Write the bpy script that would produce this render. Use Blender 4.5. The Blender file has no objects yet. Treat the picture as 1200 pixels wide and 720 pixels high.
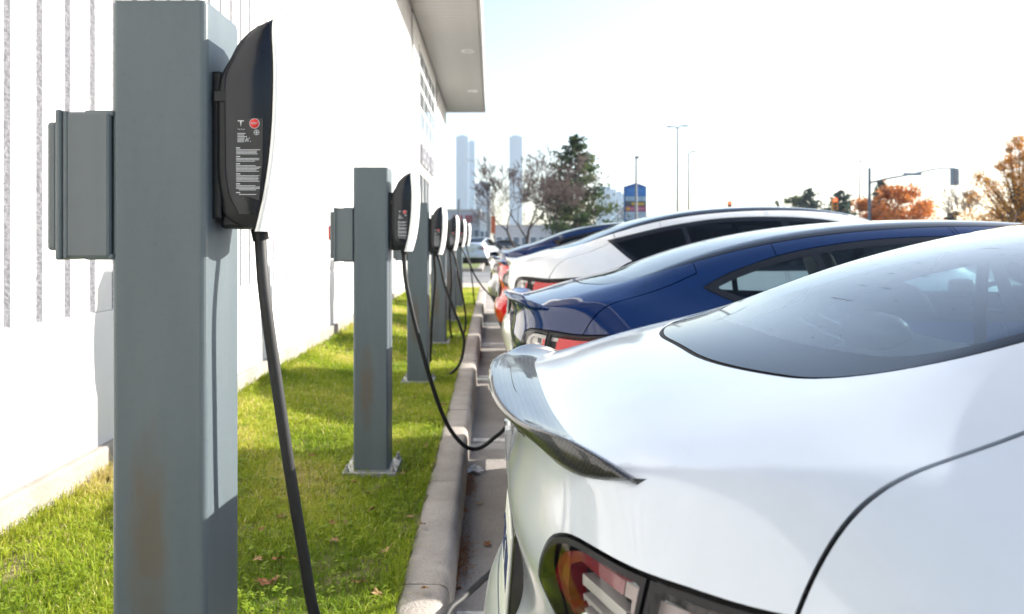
import bpy, bmesh, math, random
import numpy as np
from mathutils import Vector, Matrix

# ------------------------------------------------------------------ camera, sky, sun, exposure
scene = bpy.context.scene
COL = scene.collection
FPX, VPU, HOR, CAMZ = 960.0, 576.0, 283.0, 1.21      # focal length in photo pixels, vanishing point, horizon row, height over the lawn
cam_data = bpy.data.cameras.new('camera')
cam = bpy.data.objects.new('camera', cam_data); COL.objects.link(cam)
cam.location = (0, 0, CAMZ); cam.rotation_euler = (math.radians(90), 0, 0)
cam_data.sensor_width = 36.0; cam_data.lens = 36.0 * FPX / 1200.0
cam_data.shift_x = (600 - VPU) / 1200.0; cam_data.shift_y = -(360 - HOR) / 1200.0
cam_data.clip_start = 0.05; cam_data.clip_end = 9000
cam_data.dof.use_dof = True; cam_data.dof.focus_distance = 1.9; cam_data.dof.aperture_fstop = 5.0
scene.camera = cam

SUN_EL, SUN_AZ = math.radians(24), math.radians(21)     # azimuth measured from +x towards +y
sun_dir = Vector((math.cos(SUN_EL) * math.cos(SUN_AZ), math.cos(SUN_EL) * math.sin(SUN_AZ), math.sin(SUN_EL)))
world = bpy.data.worlds.new('World'); scene.world = world; world.use_nodes = True
wn = world.node_tree.nodes; wl = world.node_tree.links
sky = wn.new('ShaderNodeTexSky'); sky.sky_type = 'NISHITA'; sky.sun_disc = False
sky.sun_elevation = SUN_EL; sky.sun_rotation = math.pi / 2 - SUN_AZ
sky.air_density = 1.0; sky.dust_density = 1.3; sky.ozone_density = 1.0
bgn = wn['Background']; bgn.inputs['Strength'].default_value = 0.115
wl.new(sky.outputs[0], bgn.inputs[0])
sd = bpy.data.lights.new('sun', 'SUN'); sd.energy = 5.0; sd.angle = math.radians(0.5); sd.color = (1.0, 0.95, 0.87)
so = bpy.data.objects.new('sun', sd); COL.objects.link(so); so.location = (20, 12, 10)
so.rotation_euler = sun_dir.to_track_quat('Z', 'Y').to_euler()
scene.view_settings.view_transform = 'Standard'; scene.view_settings.look = 'None'
scene.view_settings.gamma = 1.0; scene.view_settings.exposure = 1.45
try:
    scene.cycles.use_denoising = True
    scene.cycles.max_bounces = 10; scene.cycles.transparent_max_bounces = 24
    scene.cycles.sample_clamp_indirect = 6.0
    scene.cycles.caustics_reflective = False; scene.cycles.caustics_refractive = False
except Exception:
    pass

random.seed(7); RNG = np.random.default_rng(11)
ASPH = -0.18                                         # asphalt level; the lawn is z = 0

def at(u, v, y):
    """point at distance y that the photo shows at pixel (u, v)"""
    return Vector(((u - VPU) * y / FPX, y, CAMZ - (v - HOR) * y / FPX))

# ------------------------------------------------------------------ object helpers
def tag(o, label=None, cat=None, group=None, kind=None):
    if label: o['label'] = label
    if cat: o['category'] = cat
    if group: o['group'] = group
    if kind: o['kind'] = kind
    return o
def thing(name, label, cat, loc=(0, 0, 0), rz=0.0, group=None):
    o = bpy.data.objects.new(name, None); COL.objects.link(o)
    o.location = loc; o.rotation_euler = (0, 0, rz); o.empty_display_size = 0.2
    return tag(o, label, cat, group)
def copy_tree(o, parent=None):
    c = o.copy(); COL.objects.link(c)
    if parent is not None: c.parent = parent
    for ch in list(o.children): copy_tree(ch, c)
    return c
def link_mesh(name, me, parent=None, mat=None):
    o = bpy.data.objects.new(name, me); COL.objects.link(o)
    if parent is not None: o.parent = parent
    if mat is not None:
        if not me.materials: me.materials.append(mat)
    return o

class MB:
    """collects shapes and links them as one mesh object"""
    def __init__(s): s.v = []; s.f = []; s.m = []; s.sm = []
    def add(s, vs, fs, mi=0, smooth=False):
        b = len(s.v); s.v.extend([tuple(p) for p in vs])
        for f in fs: s.f.append([b + i for i in f]); s.m.append(mi); s.sm.append(smooth)
    def box(s, c, d, mi=0, rz=0.0, bev=0.0, M=None):
        hx, hy, hz = d[0] / 2, d[1] / 2, d[2] / 2
        if bev > 0:
            bev = min(bev, hx * .9, hy * .9, hz * .9); vs = []; 
            bm = bmesh.new(); bmesh.ops.create_cube(bm, size=1.0)
            for w in bm.verts: w.co = Vector((w.co.x * d[0], w.co.y * d[1], w.co.z * d[2]))
            bmesh.ops.bevel(bm, geom=list(bm.edges), offset=bev, segments=2, affect='EDGES', profile=0.5)
            bm.verts.index_update(); vs = [w.co.copy() for w in bm.verts]; fs = [[w.index for w in f.verts] for f in bm.faces]; bm.free()
        else:
            vs = [Vector((x, y, z)) for z in (-hz, hz) for y in (-hy, hy) for x in (-hx, hx)]
            fs = [(0, 2, 3, 1), (4, 5, 7, 6), (0, 1, 5, 4), (2, 6, 7, 3), (0, 4, 6, 2), (1, 3, 7, 5)]
        R = Matrix.Rotation(rz, 3, 'Z') if M is None else M
        s.add([R @ p + Vector(c) for p in vs], fs, mi)
    def tube(s, pts, r, n=8, mi=0, caps=True):
        pts = [Vector(p) for p in pts]; k = len(pts)
        rs = r if hasattr(r, '__len__') else [r] * k
        t0 = (pts[1] - pts[0]).normalized()
        up = Vector((0, 0, 1)) if abs(t0.z) < .9 else Vector((1, 0, 0))
        nrm = t0.cross(up).normalized(); vs = []
        for i in range(k):
            t = (pts[min(i + 1, k - 1)] - pts[max(i - 1, 0)])
            t = t.normalized() if t.length > 1e-9 else t0
            nrm = (nrm - t * nrm.dot(t)); nrm = nrm.normalized() if nrm.length > 1e-6 else t.orthogonal().normalized()
            b = t.cross(nrm)
            for j in range(n):
                a = 2 * math.pi * j / n
                vs.append(pts[i] + (nrm * math.cos(a) + b * math.sin(a)) * rs[i])
        fs = [(i * n + j, i * n + (j + 1) % n, (i + 1) * n + (j + 1) % n, (i + 1) * n + j) for i in range(k - 1) for j in range(n)]
        s.add(vs, fs, mi, True)
        if caps and n > 2:
            s.add(vs[:n], [list(range(n))[::-1]], mi); s.add(vs[-n:], [list(range(n))], mi)
    def cyl(s, a, b, r, n=16, mi=0, r2=None): s.tube([a, b], [r, r if r2 is None else r2], n, mi)
    def prism(s, poly, fn, t0, t1, mi=0, smooth=False):
        """polygon (p, q) swept from t0 to t1; fn(p, q, t) -> point"""
        n = len(poly)
        vs = [fn(p, q, t0) for p, q in poly] + [fn(p, q, t1) for p, q in poly]
        s.add(vs, [(i, (i + 1) % n, n + (i + 1) % n, n + i) for i in range(n)], mi, smooth)
        s.add(vs[:n], [list(range(n))[::-1]], mi); s.add(vs[n:], [list(range(n))], mi)
    def lathe(s, prof, fn, n=24, mi=0):
        """profile (r, h) turned; fn(x, y, h) -> point"""
        k = len(prof); vs = []
        for r, h in prof:
            for j in range(n):
                a = 2 * math.pi * j / n; vs.append(fn(r * math.cos(a), r * math.sin(a), h))
        s.add(vs, [(i * n + j, i * n + (j + 1) % n, (i + 1) * n + (j + 1) % n, (i + 1) * n + j) for i in range(k - 1) for j in range(n)], mi, True)
    def mesh(s, name, mats):
        me = bpy.data.meshes.new(name); me.from_pydata([tuple(p) for p in s.v], [], s.f); me.update()
        me.polygons.foreach_set('material_index', s.m); me.polygons.foreach_set('use_smooth', s.sm)
        for m in (mats if isinstance(mats, (list, tuple)) else [mats]): me.materials.append(m)
        bm = bmesh.new(); bm.from_mesh(me); bmesh.ops.recalc_face_normals(bm, faces=bm.faces); bm.to_mesh(me); bm.free()
        return me
    def build(s, name, mats, parent=None):
        return link_mesh(name, s.mesh(name, mats), parent)

def np_mesh(name, P, T, mat, N=None, smooth=True):
    me = bpy.data.meshes.new(name)
    k = T.shape[1]
    me.vertices.add(len(P)); me.vertices.foreach_set('co', np.ascontiguousarray(P, np.float32).ravel())
    me.loops.add(T.size); me.loops.foreach_set('vertex_index', np.ascontiguousarray(T, np.int32).ravel())
    me.polygons.add(len(T)); me.polygons.foreach_set('loop_start', np.arange(0, T.size, k, dtype=np.int32))
    me.update(calc_edges=True)
    if smooth: me.polygons.foreach_set('use_smooth', np.ones(len(T), bool))
    if N is not None: me.normals_split_custom_set_from_vertices([tuple(n) for n in N.astype(float)])
    me.materials.append(mat)
    return me

# ------------------------------------------------------------------ material helpers
def mat_new(name):
    m = bpy.data.materials.new(name); m.use_nodes = True
    nt = m.node_tree; return m, nt, nt.nodes['Principled BSDF']
def sset(b, **kw):
    for k, v in kw.items():
        k = {'base': 'Base Color', 'rough': 'Roughness', 'metal': 'Metallic', 'coat': 'Coat Weight', 'coatr': 'Coat Roughness',
             'spec': 'Specular IOR Level', 'emis': 'Emission Color', 'emst': 'Emission Strength', 'alpha': 'Alpha', 'trans': 'Transmission Weight',
             'ior': 'IOR', 'sheen': 'Sheen Weight', 'sss': 'Subsurface Weight'}[k]
        if k in ('Base Color', 'Emission Color') and len(v) == 3: v = (*v, 1)
        b.inputs[k].default_value = v
def noise_col(nt, b, c1, c2, scale, detail=6, lo=.35, hi=.65, coord='Object', stretch=None, rough=.6):
    tc = nt.nodes.new('ShaderNodeTexCoord'); n = nt.nodes.new('ShaderNodeTexNoise'); r = nt.nodes.new('ShaderNodeValToRGB')
    n.inputs['Scale'].default_value = scale; n.inputs['Detail'].default_value = detail; n.inputs['Roughness'].default_value = rough
    src = tc.outputs[coord]
    if stretch:
        mp = nt.nodes.new('ShaderNodeMapping'); mp.inputs['Scale'].default_value = stretch; nt.links.new(src, mp.inputs[0]); src = mp.outputs[0]
    nt.links.new(src, n.inputs['Vector']); nt.links.new(n.outputs['Fac'], r.inputs[0])
    r.color_ramp.elements[0].position = lo; r.color_ramp.elements[0].color = (*c1, 1)
    r.color_ramp.elements[1].position = hi; r.color_ramp.elements[1].color = (*c2, 1)
    if b is not None: nt.links.new(r.outputs[0], b.inputs['Base Color'])
    return r.outputs[0]
def bump(nt, b, scale, strength=.3, dist=.01, detail=4, coord='Object', stretch=None):
    tc = nt.nodes.new('ShaderNodeTexCoord'); n = nt.nodes.new('ShaderNodeTexNoise'); bp = nt.nodes.new('ShaderNodeBump')
    n.inputs['Scale'].default_value = scale; n.inputs['Detail'].default_value = detail
    src = tc.outputs[coord]
    if stretch:
        mp = nt.nodes.new('ShaderNodeMapping'); mp.inputs['Scale'].default_value = stretch; nt.links.new(src, mp.inputs[0]); src = mp.outputs[0]
    nt.links.new(src, n.inputs['Vector']); nt.links.new(n.outputs['Fac'], bp.inputs['Height'])
    bp.inputs['Strength'].default_value = strength; bp.inputs['Distance'].default_value = dist
    nt.links.new(bp.outputs[0], b.inputs['Normal'])
def simple(name, c, rough=.5, metal=0.0, var=None, vs=8.0, coat=0.0, bmp=None, **kw):
    m, nt, b = mat_new(name); sset(b, base=c, rough=rough, metal=metal, coat=coat, **kw)
    v = .12 if var is None else var
    if v > 0: noise_col(nt, b, tuple(x * (1 - v) for x in c), tuple(min(1, x * (1 + v)) for x in c), vs)
    if bmp: bump(nt, b, *bmp)
    return m
def glass_mat(name, tint, rough=0.0, ior=1.36):
    m = bpy.data.materials.new(name); m.use_nodes = True; nt = m.node_tree; nt.nodes.clear()
    out = nt.nodes.new('ShaderNodeOutputMaterial'); mx = nt.nodes.new('ShaderNodeMixShader'); fr = nt.nodes.new('ShaderNodeFresnel')
    tr = nt.nodes.new('ShaderNodeBsdfTransparent'); gl = nt.nodes.new('ShaderNodeBsdfGlossy')
    tr.inputs[0].default_value = (*tint, 1); gl.inputs['Roughness'].default_value = rough; fr.inputs[0].default_value = ior
    gl.inputs[0].default_value = (1, 1, 1, 1)
    geo = nt.nodes.new('ShaderNodeNewGeometry'); inv = nt.nodes.new('ShaderNodeMath'); inv.operation = 'SUBTRACT'; inv.inputs[0].default_value = 1.0
    mul = nt.nodes.new('ShaderNodeMath'); mul.operation = 'MULTIPLY'
    nt.links.new(geo.outputs['Backfacing'], inv.inputs[1]); nt.links.new(fr.outputs[0], mul.inputs[0]); nt.links.new(inv.outputs[0], mul.inputs[1])
    nt.links.new(mul.outputs[0], mx.inputs[0]); nt.links.new(tr.outputs[0], mx.inputs[1]); nt.links.new(gl.outputs[0], mx.inputs[2])
    nt.links.new(mx.outputs[0], out.inputs[0])
    return m
def paint(name, c, flake=0.0, rough=.35, spec=.4, coatr=.02):
    m, nt, b = mat_new(name); sset(b, base=c, rough=rough, metal=flake, coat=1.0, coatr=coatr, spec=spec)
    b.inputs['Coat IOR'].default_value = 1.5
    noise_col(nt, b, tuple(x * .97 for x in c), tuple(min(1, x * 1.03) for x in c), 6.0)
    return m
# ================================================================== CARS
# A car body is one smooth implicit surface (side profile, plan curve, crown), meshed once and then cut into its panels.
class Spline:
    def __init__(s, pts):
        x = np.array([p[0] for p in pts], float); y = np.array([p[1] for p in pts], float); n = len(x)
        h = np.diff(x); A = np.zeros((n, n)); r = np.zeros(n); A[0, 0] = A[-1, -1] = 1
        for i in range(1, n - 1):
            A[i, i - 1] = h[i - 1]; A[i, i] = 2 * (h[i - 1] + h[i]); A[i, i + 1] = h[i]
            r[i] = 6 * ((y[i + 1] - y[i]) / h[i] - (y[i] - y[i - 1]) / h[i - 1])
        m = np.linalg.solve(A, r); s.x, s.y, s.m, s.h = x, y, m, h
    def __call__(s, t):
        t = np.asarray(t, float); tc = np.clip(t, s.x[0], s.x[-1]); i = np.clip(np.searchsorted(s.x, tc) - 1, 0, len(s.x) - 2)
        h = s.h[i]; a = (s.x[i + 1] - tc) / h; b = (tc - s.x[i]) / h
        return a * s.y[i] + b * s.y[i + 1] + ((a ** 3 - a) * s.m[i] + (b ** 3 - b) * s.m[i + 1]) * h * h / 6
def smax(a, b, k):
    h = np.maximum(k - np.abs(a - b), 0) / k; return np.maximum(a, b) + h * h * k * .25
def smin(a, b, k): return -smax(-a, -b, k)
def sstep(a, b, x):
    t = np.clip((x - a) / (b - a), 0, 1); return t * t * (3 - 2 * t)

S_TAIL = Spline([(.15, .16), (.25, .08), (.4, .0), (.52, -.036), (.6, -.034), (.66, -.008), (.71, .028), (.77, .044), (.84, .034), (.91, .020), (.97, .028), (1.03, .034), (1.075, .022), (1.12, .0), (1.2, .0), (1.6, .0)])
S_NOSE = Spline([(.15, 4.45), (.3, 4.64), (.45, 4.69), (.58, 4.68), (.68, 4.63), (.76, 4.52), (1.0, 4.2), (1.6, 3.8)])
S_WID = Spline([(.15, .845), (.25, .875), (.4, .905), (.6, .922), (.75, .924), (.88, .912), (1.0, .885), (1.12, .84), (1.3, .75), (1.6, .6)])
S_LOW = Spline([(-.2, 1.12), (0, 1.118), (.08, 1.106), (.2, 1.106), (.3, 1.118), (.45, 1.13), (.7, 1.10), (1.0, 1.04), (1.4, 1.0), (2.0, .975), (2.8, .955), (3.3, .962), (3.6, .955), (4.0, .885), (4.35, .77), (4.6, .64), (4.8, .5)])
S_ROOF = Spline([(-.2, .80), (.1, .985), (.25, 1.075), (.42, 1.148), (.5, 1.178), (.61, 1.220), (.75, 1.272), (.92, 1.328), (1.15, 1.385), (1.45, 1.432), (1.85, 1.458), (2.25, 1.455), (2.6, 1.425), (2.9, 1.358), (3.2, 1.235), (3.5, 1.08), (3.8, .90), (4.3, .6)])
S_CAB = Spline([(-.2, .60), (.2, .69), (.5, .755), (.8, .80), (1.2, .835), (1.8, .85), (2.6, .845), (3.1, .815), (3.5, .755), (4.3, .60)])

def car_field(X, Y, Z):
    aY = np.abs(Y)
    Wm = S_WID(Z) + .012 * np.exp(-((X - 1.0) / .45) ** 2) + .010 * np.exp(-((X - 3.85) / .45) ** 2) - .012 * np.exp(-((X - 2.4) / .6) ** 2)
    a = aY / Wm
    xr = X - S_TAIL(Z); xf = S_NOSE(Z) - X; L, Lf = .75, 1.05
    t = np.clip(1 - xr / L, 0, 3); tf = np.clip(1 - xf / Lf, 0, 3)
    q = t ** 2 + tf ** 2.4 + a ** 2.9
    g = np.sqrt((2 * t / L) ** 2 + (2.4 * tf ** 1.4 / Lf) ** 2 + (2.9 * a ** 1.9 / Wm) ** 2)
    fp = (q - 1) / np.maximum(g, 1.0)
    crown = .10 - .02 * sstep(.5, 1.5, X)
    ft = (Z - S_LOW(X) + crown * Y * Y) * .97
    kk = .012 + .16 * sstep(.50, .80, aY) + .08 * sstep(.25, 1.0, X)
    kk = np.minimum(kk, .2) + .05 * sstep(3.4, 4.4, X)
    low = smax(fp, ft, kk)
    low = smax(low, (.185 - Z), .05)
    fr = (Z - S_ROOF(X) + .075 * Y * Y) * .92
    fs = (aY - S_CAB(X) + .50 * (Z - .95) + .16 * np.maximum(Z - 1.18, 0) ** 2) * .88
    cab = smax(smax(fr, fs, .13), np.maximum(.17 - X, X - 4.1), .08)
    k2 = .05 + .11 * sstep(1.6, .7, X)
    return smin(low, cab, k2)

def surface_nets(f, lo, hi, h):
    ax = [np.arange(lo[i], hi[i] + h, h) for i in range(3)]
    F = f(ax[0][:, None, None], ax[1][None, :, None], ax[2][None, None, :]).astype(np.float32)
    S = F < 0; nx, ny, nz = F.shape
    c = np.zeros((nx - 1, ny - 1, nz - 1), np.int8)
    for i in (0, 1):
        for j in (0, 1):
            for k in (0, 1): c += S[i:nx - 1 + i, j:ny - 1 + j, k:nz - 1 + k]
    act = (c > 0) & (c < 8); idx = np.full(act.shape, -1, np.int64); I = np.argwhere(act); idx[act] = np.arange(len(I))
    acc = np.zeros((len(I), 3)); cnt = np.zeros(len(I))
    offs = [np.array(o) for o in [(0,0,0),(1,0,0),(0,1,0),(1,1,0),(0,0,1),(1,0,1),(0,1,1),(1,1,1)]]
    for p, q in [(0,1),(2,3),(4,5),(6,7),(0,2),(1,3),(4,6),(5,7),(0,4),(1,5),(2,6),(3,7)]:
        A = I + offs[p]; B = I + offs[q]
        fa = F[A[:,0],A[:,1],A[:,2]]; fb = F[B[:,0],B[:,1],B[:,2]]; m = (fa < 0) != (fb < 0)
        t = np.where(m, fa / np.where(m, fa - fb, 1), 0)
        acc += np.where(m[:, None], A + (B - A) * t[:, None], 0); cnt += m
    P = np.array(lo) + acc / cnt[:, None] * h
    quads = []
    def emit(sa, sb, cells):
        for flip, m in ((False, sa & ~sb), (True, ~sa & sb)):
            E = np.argwhere(m)
            Q = np.stack([idx[E[:,0]+o[0], E[:,1]+o[1], E[:,2]+o[2]] for o in cells], 1)
            quads.append(Q[:, ::-1] if flip else Q)
    emit(S[:-1,1:-1,1:-1], S[1:,1:-1,1:-1], [(0,0,0),(0,1,0),(0,1,1),(0,0,1)])
    emit(S[1:-1,:-1,1:-1], S[1:-1,1:,1:-1], [(0,0,0),(0,0,1),(1,0,1),(1,0,0)])
    emit(S[1:-1,1:-1,:-1], S[1:-1,1:-1,1:], [(0,0,0),(1,0,0),(1,1,0),(0,1,0)])
    Q = np.concatenate(quads); Q = Q[(Q >= 0).all(1)]
    def grad(P, e=8e-4):
        G = np.zeros_like(P)
        for a in range(3):
            d = np.zeros(3); d[a] = e
            G[:, a] = f(*(P + d).T) - f(*(P - d).T)
        return G / (2 * e)
    for _ in range(4):
        G = grad(P); P = P - G * (f(*P.T) / np.maximum((G * G).sum(1), .05))[:, None] * .9
    N = grad(P, 3e-3); N /= np.linalg.norm(N, axis=1)[:, None]
    d1 = ((P[Q[:,0]] - P[Q[:,2]]) ** 2).sum(1); d2 = ((P[Q[:,1]] - P[Q[:,3]]) ** 2).sum(1); s = d1 <= d2
    T = np.concatenate([Q[s][:, [0,1,2]], Q[s][:, [0,2,3]], Q[~s][:, [0,1,3]], Q[~s][:, [1,2,3]]])
    return P, N, T

def compact(P, N, T):
    if len(T) == 0: return P[:0], N[:0], T
    u, inv = np.unique(T, return_inverse=True); return P[u], N[u], inv.reshape(T.shape)
def split(M, d):
    """cut a mesh along d = 0 -> (d < 0 side, d > 0 side)"""
    P, N, T = M
    if len(T) == 0: return M, M
    d = np.where(np.abs(d) < 1e-6, 1e-6, d); neg = d < 0; k = neg[T].sum(1)
    ins = [T[k == 3]]; outs = [T[k == 0]]; newP, newN = [P], [N]; base = len(P)
    for kk in (1, 2):
        t = T[k == kk]
        if not len(t): continue
        lone = neg[t] if kk == 1 else ~neg[t]
        r = np.argmax(lone, 1); t = np.take_along_axis(t, (r[:, None] + np.arange(3)) % 3, 1)
        e = np.concatenate([t[:, [0, 1]], t[:, [0, 2]]]); es = np.sort(e, 1)
        key = es[:, 0] * len(P) + es[:, 1]; uk, first, inv = np.unique(key, return_index=True, return_inverse=True)
        a, b = es[first, 0], es[first, 1]; w = (d[a] / (d[a] - d[b]))[:, None]
        newP.append(P[a] + (P[b] - P[a]) * w); nn = N[a] + (N[b] - N[a]) * w; newN.append(nn / np.linalg.norm(nn, axis=1)[:, None])
        id_ = base + inv.reshape(-1); base += len(uk); n = len(t); e1, e2 = id_[:n], id_[n:]
        l = np.stack([t[:, 0], e1, e2], 1); o = np.concatenate([np.stack([e1, t[:, 1], t[:, 2]], 1), np.stack([e1, t[:, 2], e2], 1)])
        (ins if kk == 1 else outs).append(l); (outs if kk == 1 else ins).append(o)
    P2, N2 = np.concatenate(newP), np.concatenate(newN)
    # the two sides meet on shared points: edges cut by both cases must agree, which they do (same key, same weight)
    return compact(P2, N2, np.concatenate(ins)), compact(P2, N2, np.concatenate(outs))
def weld(M):
    P, N, T = M
    if len(T) == 0: return M
    key = np.round(P / 1e-5).astype(np.int64); _, first, inv = np.unique(key, axis=0, return_index=True, return_inverse=True)
    T2 = inv.reshape(-1)[T]; ok = (T2[:, 0] != T2[:, 1]) & (T2[:, 1] != T2[:, 2]) & (T2[:, 0] != T2[:, 2])
    return P[first], N[first], T2[ok]
def join(*Ms):
    P, N, T, b = [], [], [], 0
    for m in Ms:
        if len(m[2]): P.append(m[0]); N.append(m[1]); T.append(m[2] + b); b += len(m[0])
    if not P: return Ms[0]
    return np.concatenate(P), np.concatenate(N), np.concatenate(T)
def flange(M, depth):
    """turn the cut edges of a panel inwards, so it has thickness"""
    P, N, T = weld(M)
    if len(T) == 0: return M
    E = np.concatenate([T[:, [0, 1]], T[:, [1, 2]], T[:, [2, 0]]]); n = len(P)
    k = E[:, 0] * n + E[:, 1]; r = E[:, 1] * n + E[:, 0]; B = E[~np.isin(k, r)]
    if not len(B): return P, N, T
    mid = (P[B[:, 1]] - P[B[:, 0]]); on = np.cross(mid, N[B[:, 0]]); ln = np.linalg.norm(on, axis=1); on /= np.maximum(ln, 1e-9)[:, None]
    acc = np.zeros_like(P); np.add.at(acc, B[:, 0], on); np.add.at(acc, B[:, 1], on)
    u = np.unique(B); mp = np.full(n, -1); mp[u] = np.arange(len(u)); an = acc[u]; an /= np.maximum(np.linalg.norm(an, axis=1), 1e-9)[:, None]
    P1 = P[u]; P2 = P[u] - N[u] * depth; a, b = n + mp[B[:, 0]], n + mp[B[:, 1]]; m = len(u)
    F = np.concatenate([np.stack([b, a, a + m], 1), np.stack([b, a + m, b + m], 1)])
    return np.concatenate([P, P1, P2]), np.concatenate([N, an, an]), np.concatenate([T, F])
def components(M, least=60):
    P, N, T = weld(M); lab = np.arange(len(P))
    for _ in range(2000):
        m = lab[T].min(1); new = lab.copy(); np.minimum.at(new, T.ravel(), np.repeat(m, 3)); new = new[new]
        if (new == lab).all(): break
        lab = new
    tl = lab[T[:, 0]]; u, c = np.unique(tl, return_counts=True)
    return [compact(P, N, T[tl == k]) for k in u[np.argsort(-c)] if (tl == k).sum() >= least]
def inset_surf(M, d): return M[0] - M[1] * d, M[1], M[2]

def smooth_poly(pts, n=8, sharp=()):
    """closed Catmull-Rom through pts; indices in sharp stay corners"""
    out = []; k = len(pts); p = [np.array(q, float) for q in pts]
    for i in range(k):
        a, b, c, d = p[i - 1], p[i], p[(i + 1) % k], p[(i + 2) % k]
        if i in sharp: a = b
        if (i + 1) % k in sharp: d = c
        for j in range(n):
            t = j / n; out.append(.5 * ((2 * b) + (c - a) * t + (2 * a - 5 * b + 4 * c - d) * t * t + (3 * b - a - 3 * c + d) * t ** 3))
    return np.array(out)
def poly_sdf(px, py, poly, reach=.3):
    d = np.full(len(px), 9.0); lo, hi = poly.min(0) - reach, poly.max(0) + reach
    m = (px > lo[0]) & (px < hi[0]) & (py > lo[1]) & (py < hi[1]); x, y = px[m], py[m]
    dd = np.full(len(x), 1e9); inside = np.zeros(len(x), bool); n = len(poly)
    for i in range(n):
        ax, ay = poly[i]; bx, by = poly[(i + 1) % n]; ex, ey = bx - ax, by - ay
        l2 = ex * ex + ey * ey
        if l2 < 1e-14: continue
        t = np.clip(((x - ax) * ex + (y - ay) * ey) / l2, 0, 1)
        dd = np.minimum(dd, (x - ax - t * ex) ** 2 + (y - ay - t * ey) ** 2)
        c = ((ay > y) != (by > y)); xi = ax + (y - ay) * ex / (ey if abs(ey) > 1e-12 else 1e-12); inside ^= c & (x < xi)
    r = np.sqrt(dd); r[inside] *= -1; d[m] = r; return d

# ---- where the cuts run (car coordinates: X forward from the tail, Y across, Z up)
TOPGLASS_W = Spline([(.41, .30), (.44, .40), (.48, .46), (.55, .51), (.65, .542), (.8, .562), (1.1, .575), (1.6, .565), (2.2, .55), (2.7, .545), (2.75, .54)])
def sd_topglass(P):
    X, Y, Z = P.T; a = np.abs(Y)
    rear = .376 + .75 * np.maximum(a - .10, 0) ** 2.0 + 60 * np.maximum(a - .40, 0) ** 3
    d = np.maximum(smax(a - (.548 + .024 * sstep(.5, 1.0, X) - .02 * sstep(1.1, 2.2, X)), (rear - X) * .55, .05), X - 2.74)
    return np.where(Z > 1.0, d, 9.0)
def sd_windshield(P):
    X, Y, Z = P.T; a = np.abs(Y)
    d = np.maximum(np.maximum(a - (.555 + .16 * sstep(2.75, 3.6, X)), 2.80 - X), X - (3.52 - .22 * a * a))
    return np.where(Z > .95, d, 9.0)
SIDE_SEDAN = smooth_poly([(.87, 1.165), (1.02, 1.235), (1.3, 1.315), (1.7, 1.365), (2.15, 1.368), (2.55, 1.335), (2.9, 1.245), (3.2, 1.105), (3.42, .99), (3.3, .975), (2.6, .99), (1.9, 1.005), (1.35, 1.03), (1.12, 1.065), (.98, 1.11)], sharp=(0, 8))
SIDE_CROSS = smooth_poly([(.80, 1.228), (1.0, 1.268), (1.3, 1.322), (1.7, 1.366), (2.15, 1.368), (2.55, 1.335), (2.9, 1.245), (3.2, 1.105), (3.42, .99), (3.3, .975), (2.6, .99), (1.9, 1.0), (1.35, 1.01), (1.12, 1.03), (.97, 1.085)], sharp=(0, 8))
def arc_s(P):
    a = np.abs(P[:, 1]); return a + .8 * np.maximum(P[:, 0], 0)
LIGHT = smooth_poly([(.462, .872), (.515, .940), (.57, .969), (.66, .983), (.85, .984), (1.05, .972), (1.37, .985), (1.22, .91), (1.12, .855), (.95, .822), (.72, .826), (.56, .838)], sharp=(0, 6))
LAMP_IN = np.array([(.575, .930), (.615, .947), (.80, .948), (1.06, .942), (1.06, .850), (.70, .853), (.56, .868)])
def sd_light(P):
    d = poly_sdf(arc_s(P), P[:, 2], LIGHT); return np.where(P[:, 0] < 1.2, d, 9.0)
TRUNK_W = Spline([(.20, .885), (.28, .806), (.33, .774), (.40, .742), (.50, .712), (.62, .685), (.80, .652), (1.0, .63)])
def sd_trunk(P):
    X, Y, Z = P.T; a = np.abs(Y); s = arc_s(P)
    up = np.maximum((a - TRUNK_W(X)) * .75, X - .86)
    lo = np.maximum(s - (.83 - .5 * np.maximum(.97 - Z, 0)), .668 - Z)
    return np.where(X > 1.5, 9.0, np.where(Z > .90, up, lo))
def sd_bumper(P):
    X, Y, Z = P.T; return np.maximum(np.where(X < 1.5, Z - .80 - .0 * X, 9), arc_s(P) - (1.28 - .35 * np.maximum(Z - .6, 0)))
HOODW = Spline([(3.3, .70), (3.6, .72), (4.0, .70), (4.35, .62), (4.6, .5)])
def sd_hood(P):
    X, Y, Z = P.T; return np.where(X > 2.5, np.maximum(np.maximum(np.abs(Y) - HOODW(X), 3.53 - .22 * Y * Y - X), X - (4.52 - .25 * Y * Y)), 9.)
HEADL = smooth_poly([(3.98, .80), (4.2, .775), (4.42, .70), (4.55, .64), (4.50, .60), (4.32, .635), (4.1, .72)])
def sd_head(P):
    d = poly_sdf(P[:, 0], P[:, 2], HEADL); return np.where(np.abs(P[:, 1]) > .35, d, 9.)
RDOOR = smooth_poly([(1.22, 1.40), (1.235, 1.1), (1.30, .95), (1.37, .75), (1.47, .5), (1.58, .33), (2.12, .31), (2.13, .7), (2.12, 1.0), (2.05, 1.42)], sharp=(0, 5, 6, 9))
FDOOR = smooth_poly([(2.07, 1.42), (2.14, 1.0), (2.15, .7), (2.14, .31), (3.13, .32), (3.22, .5), (3.24, .8), (3.3, .99), (3.1, 1.18), (2.6, 1.40)], sharp=(0, 3, 4))
def sd_side(poly):
    return lambda P: np.where(np.abs(P[:, 1]) > .45, poly_sdf(P[:, 0], P[:, 2], poly), 9.)
AXLE_R, AXLE_F, ARCH_Z, ARCH_R = .965, 3.84, .335, .375
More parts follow.
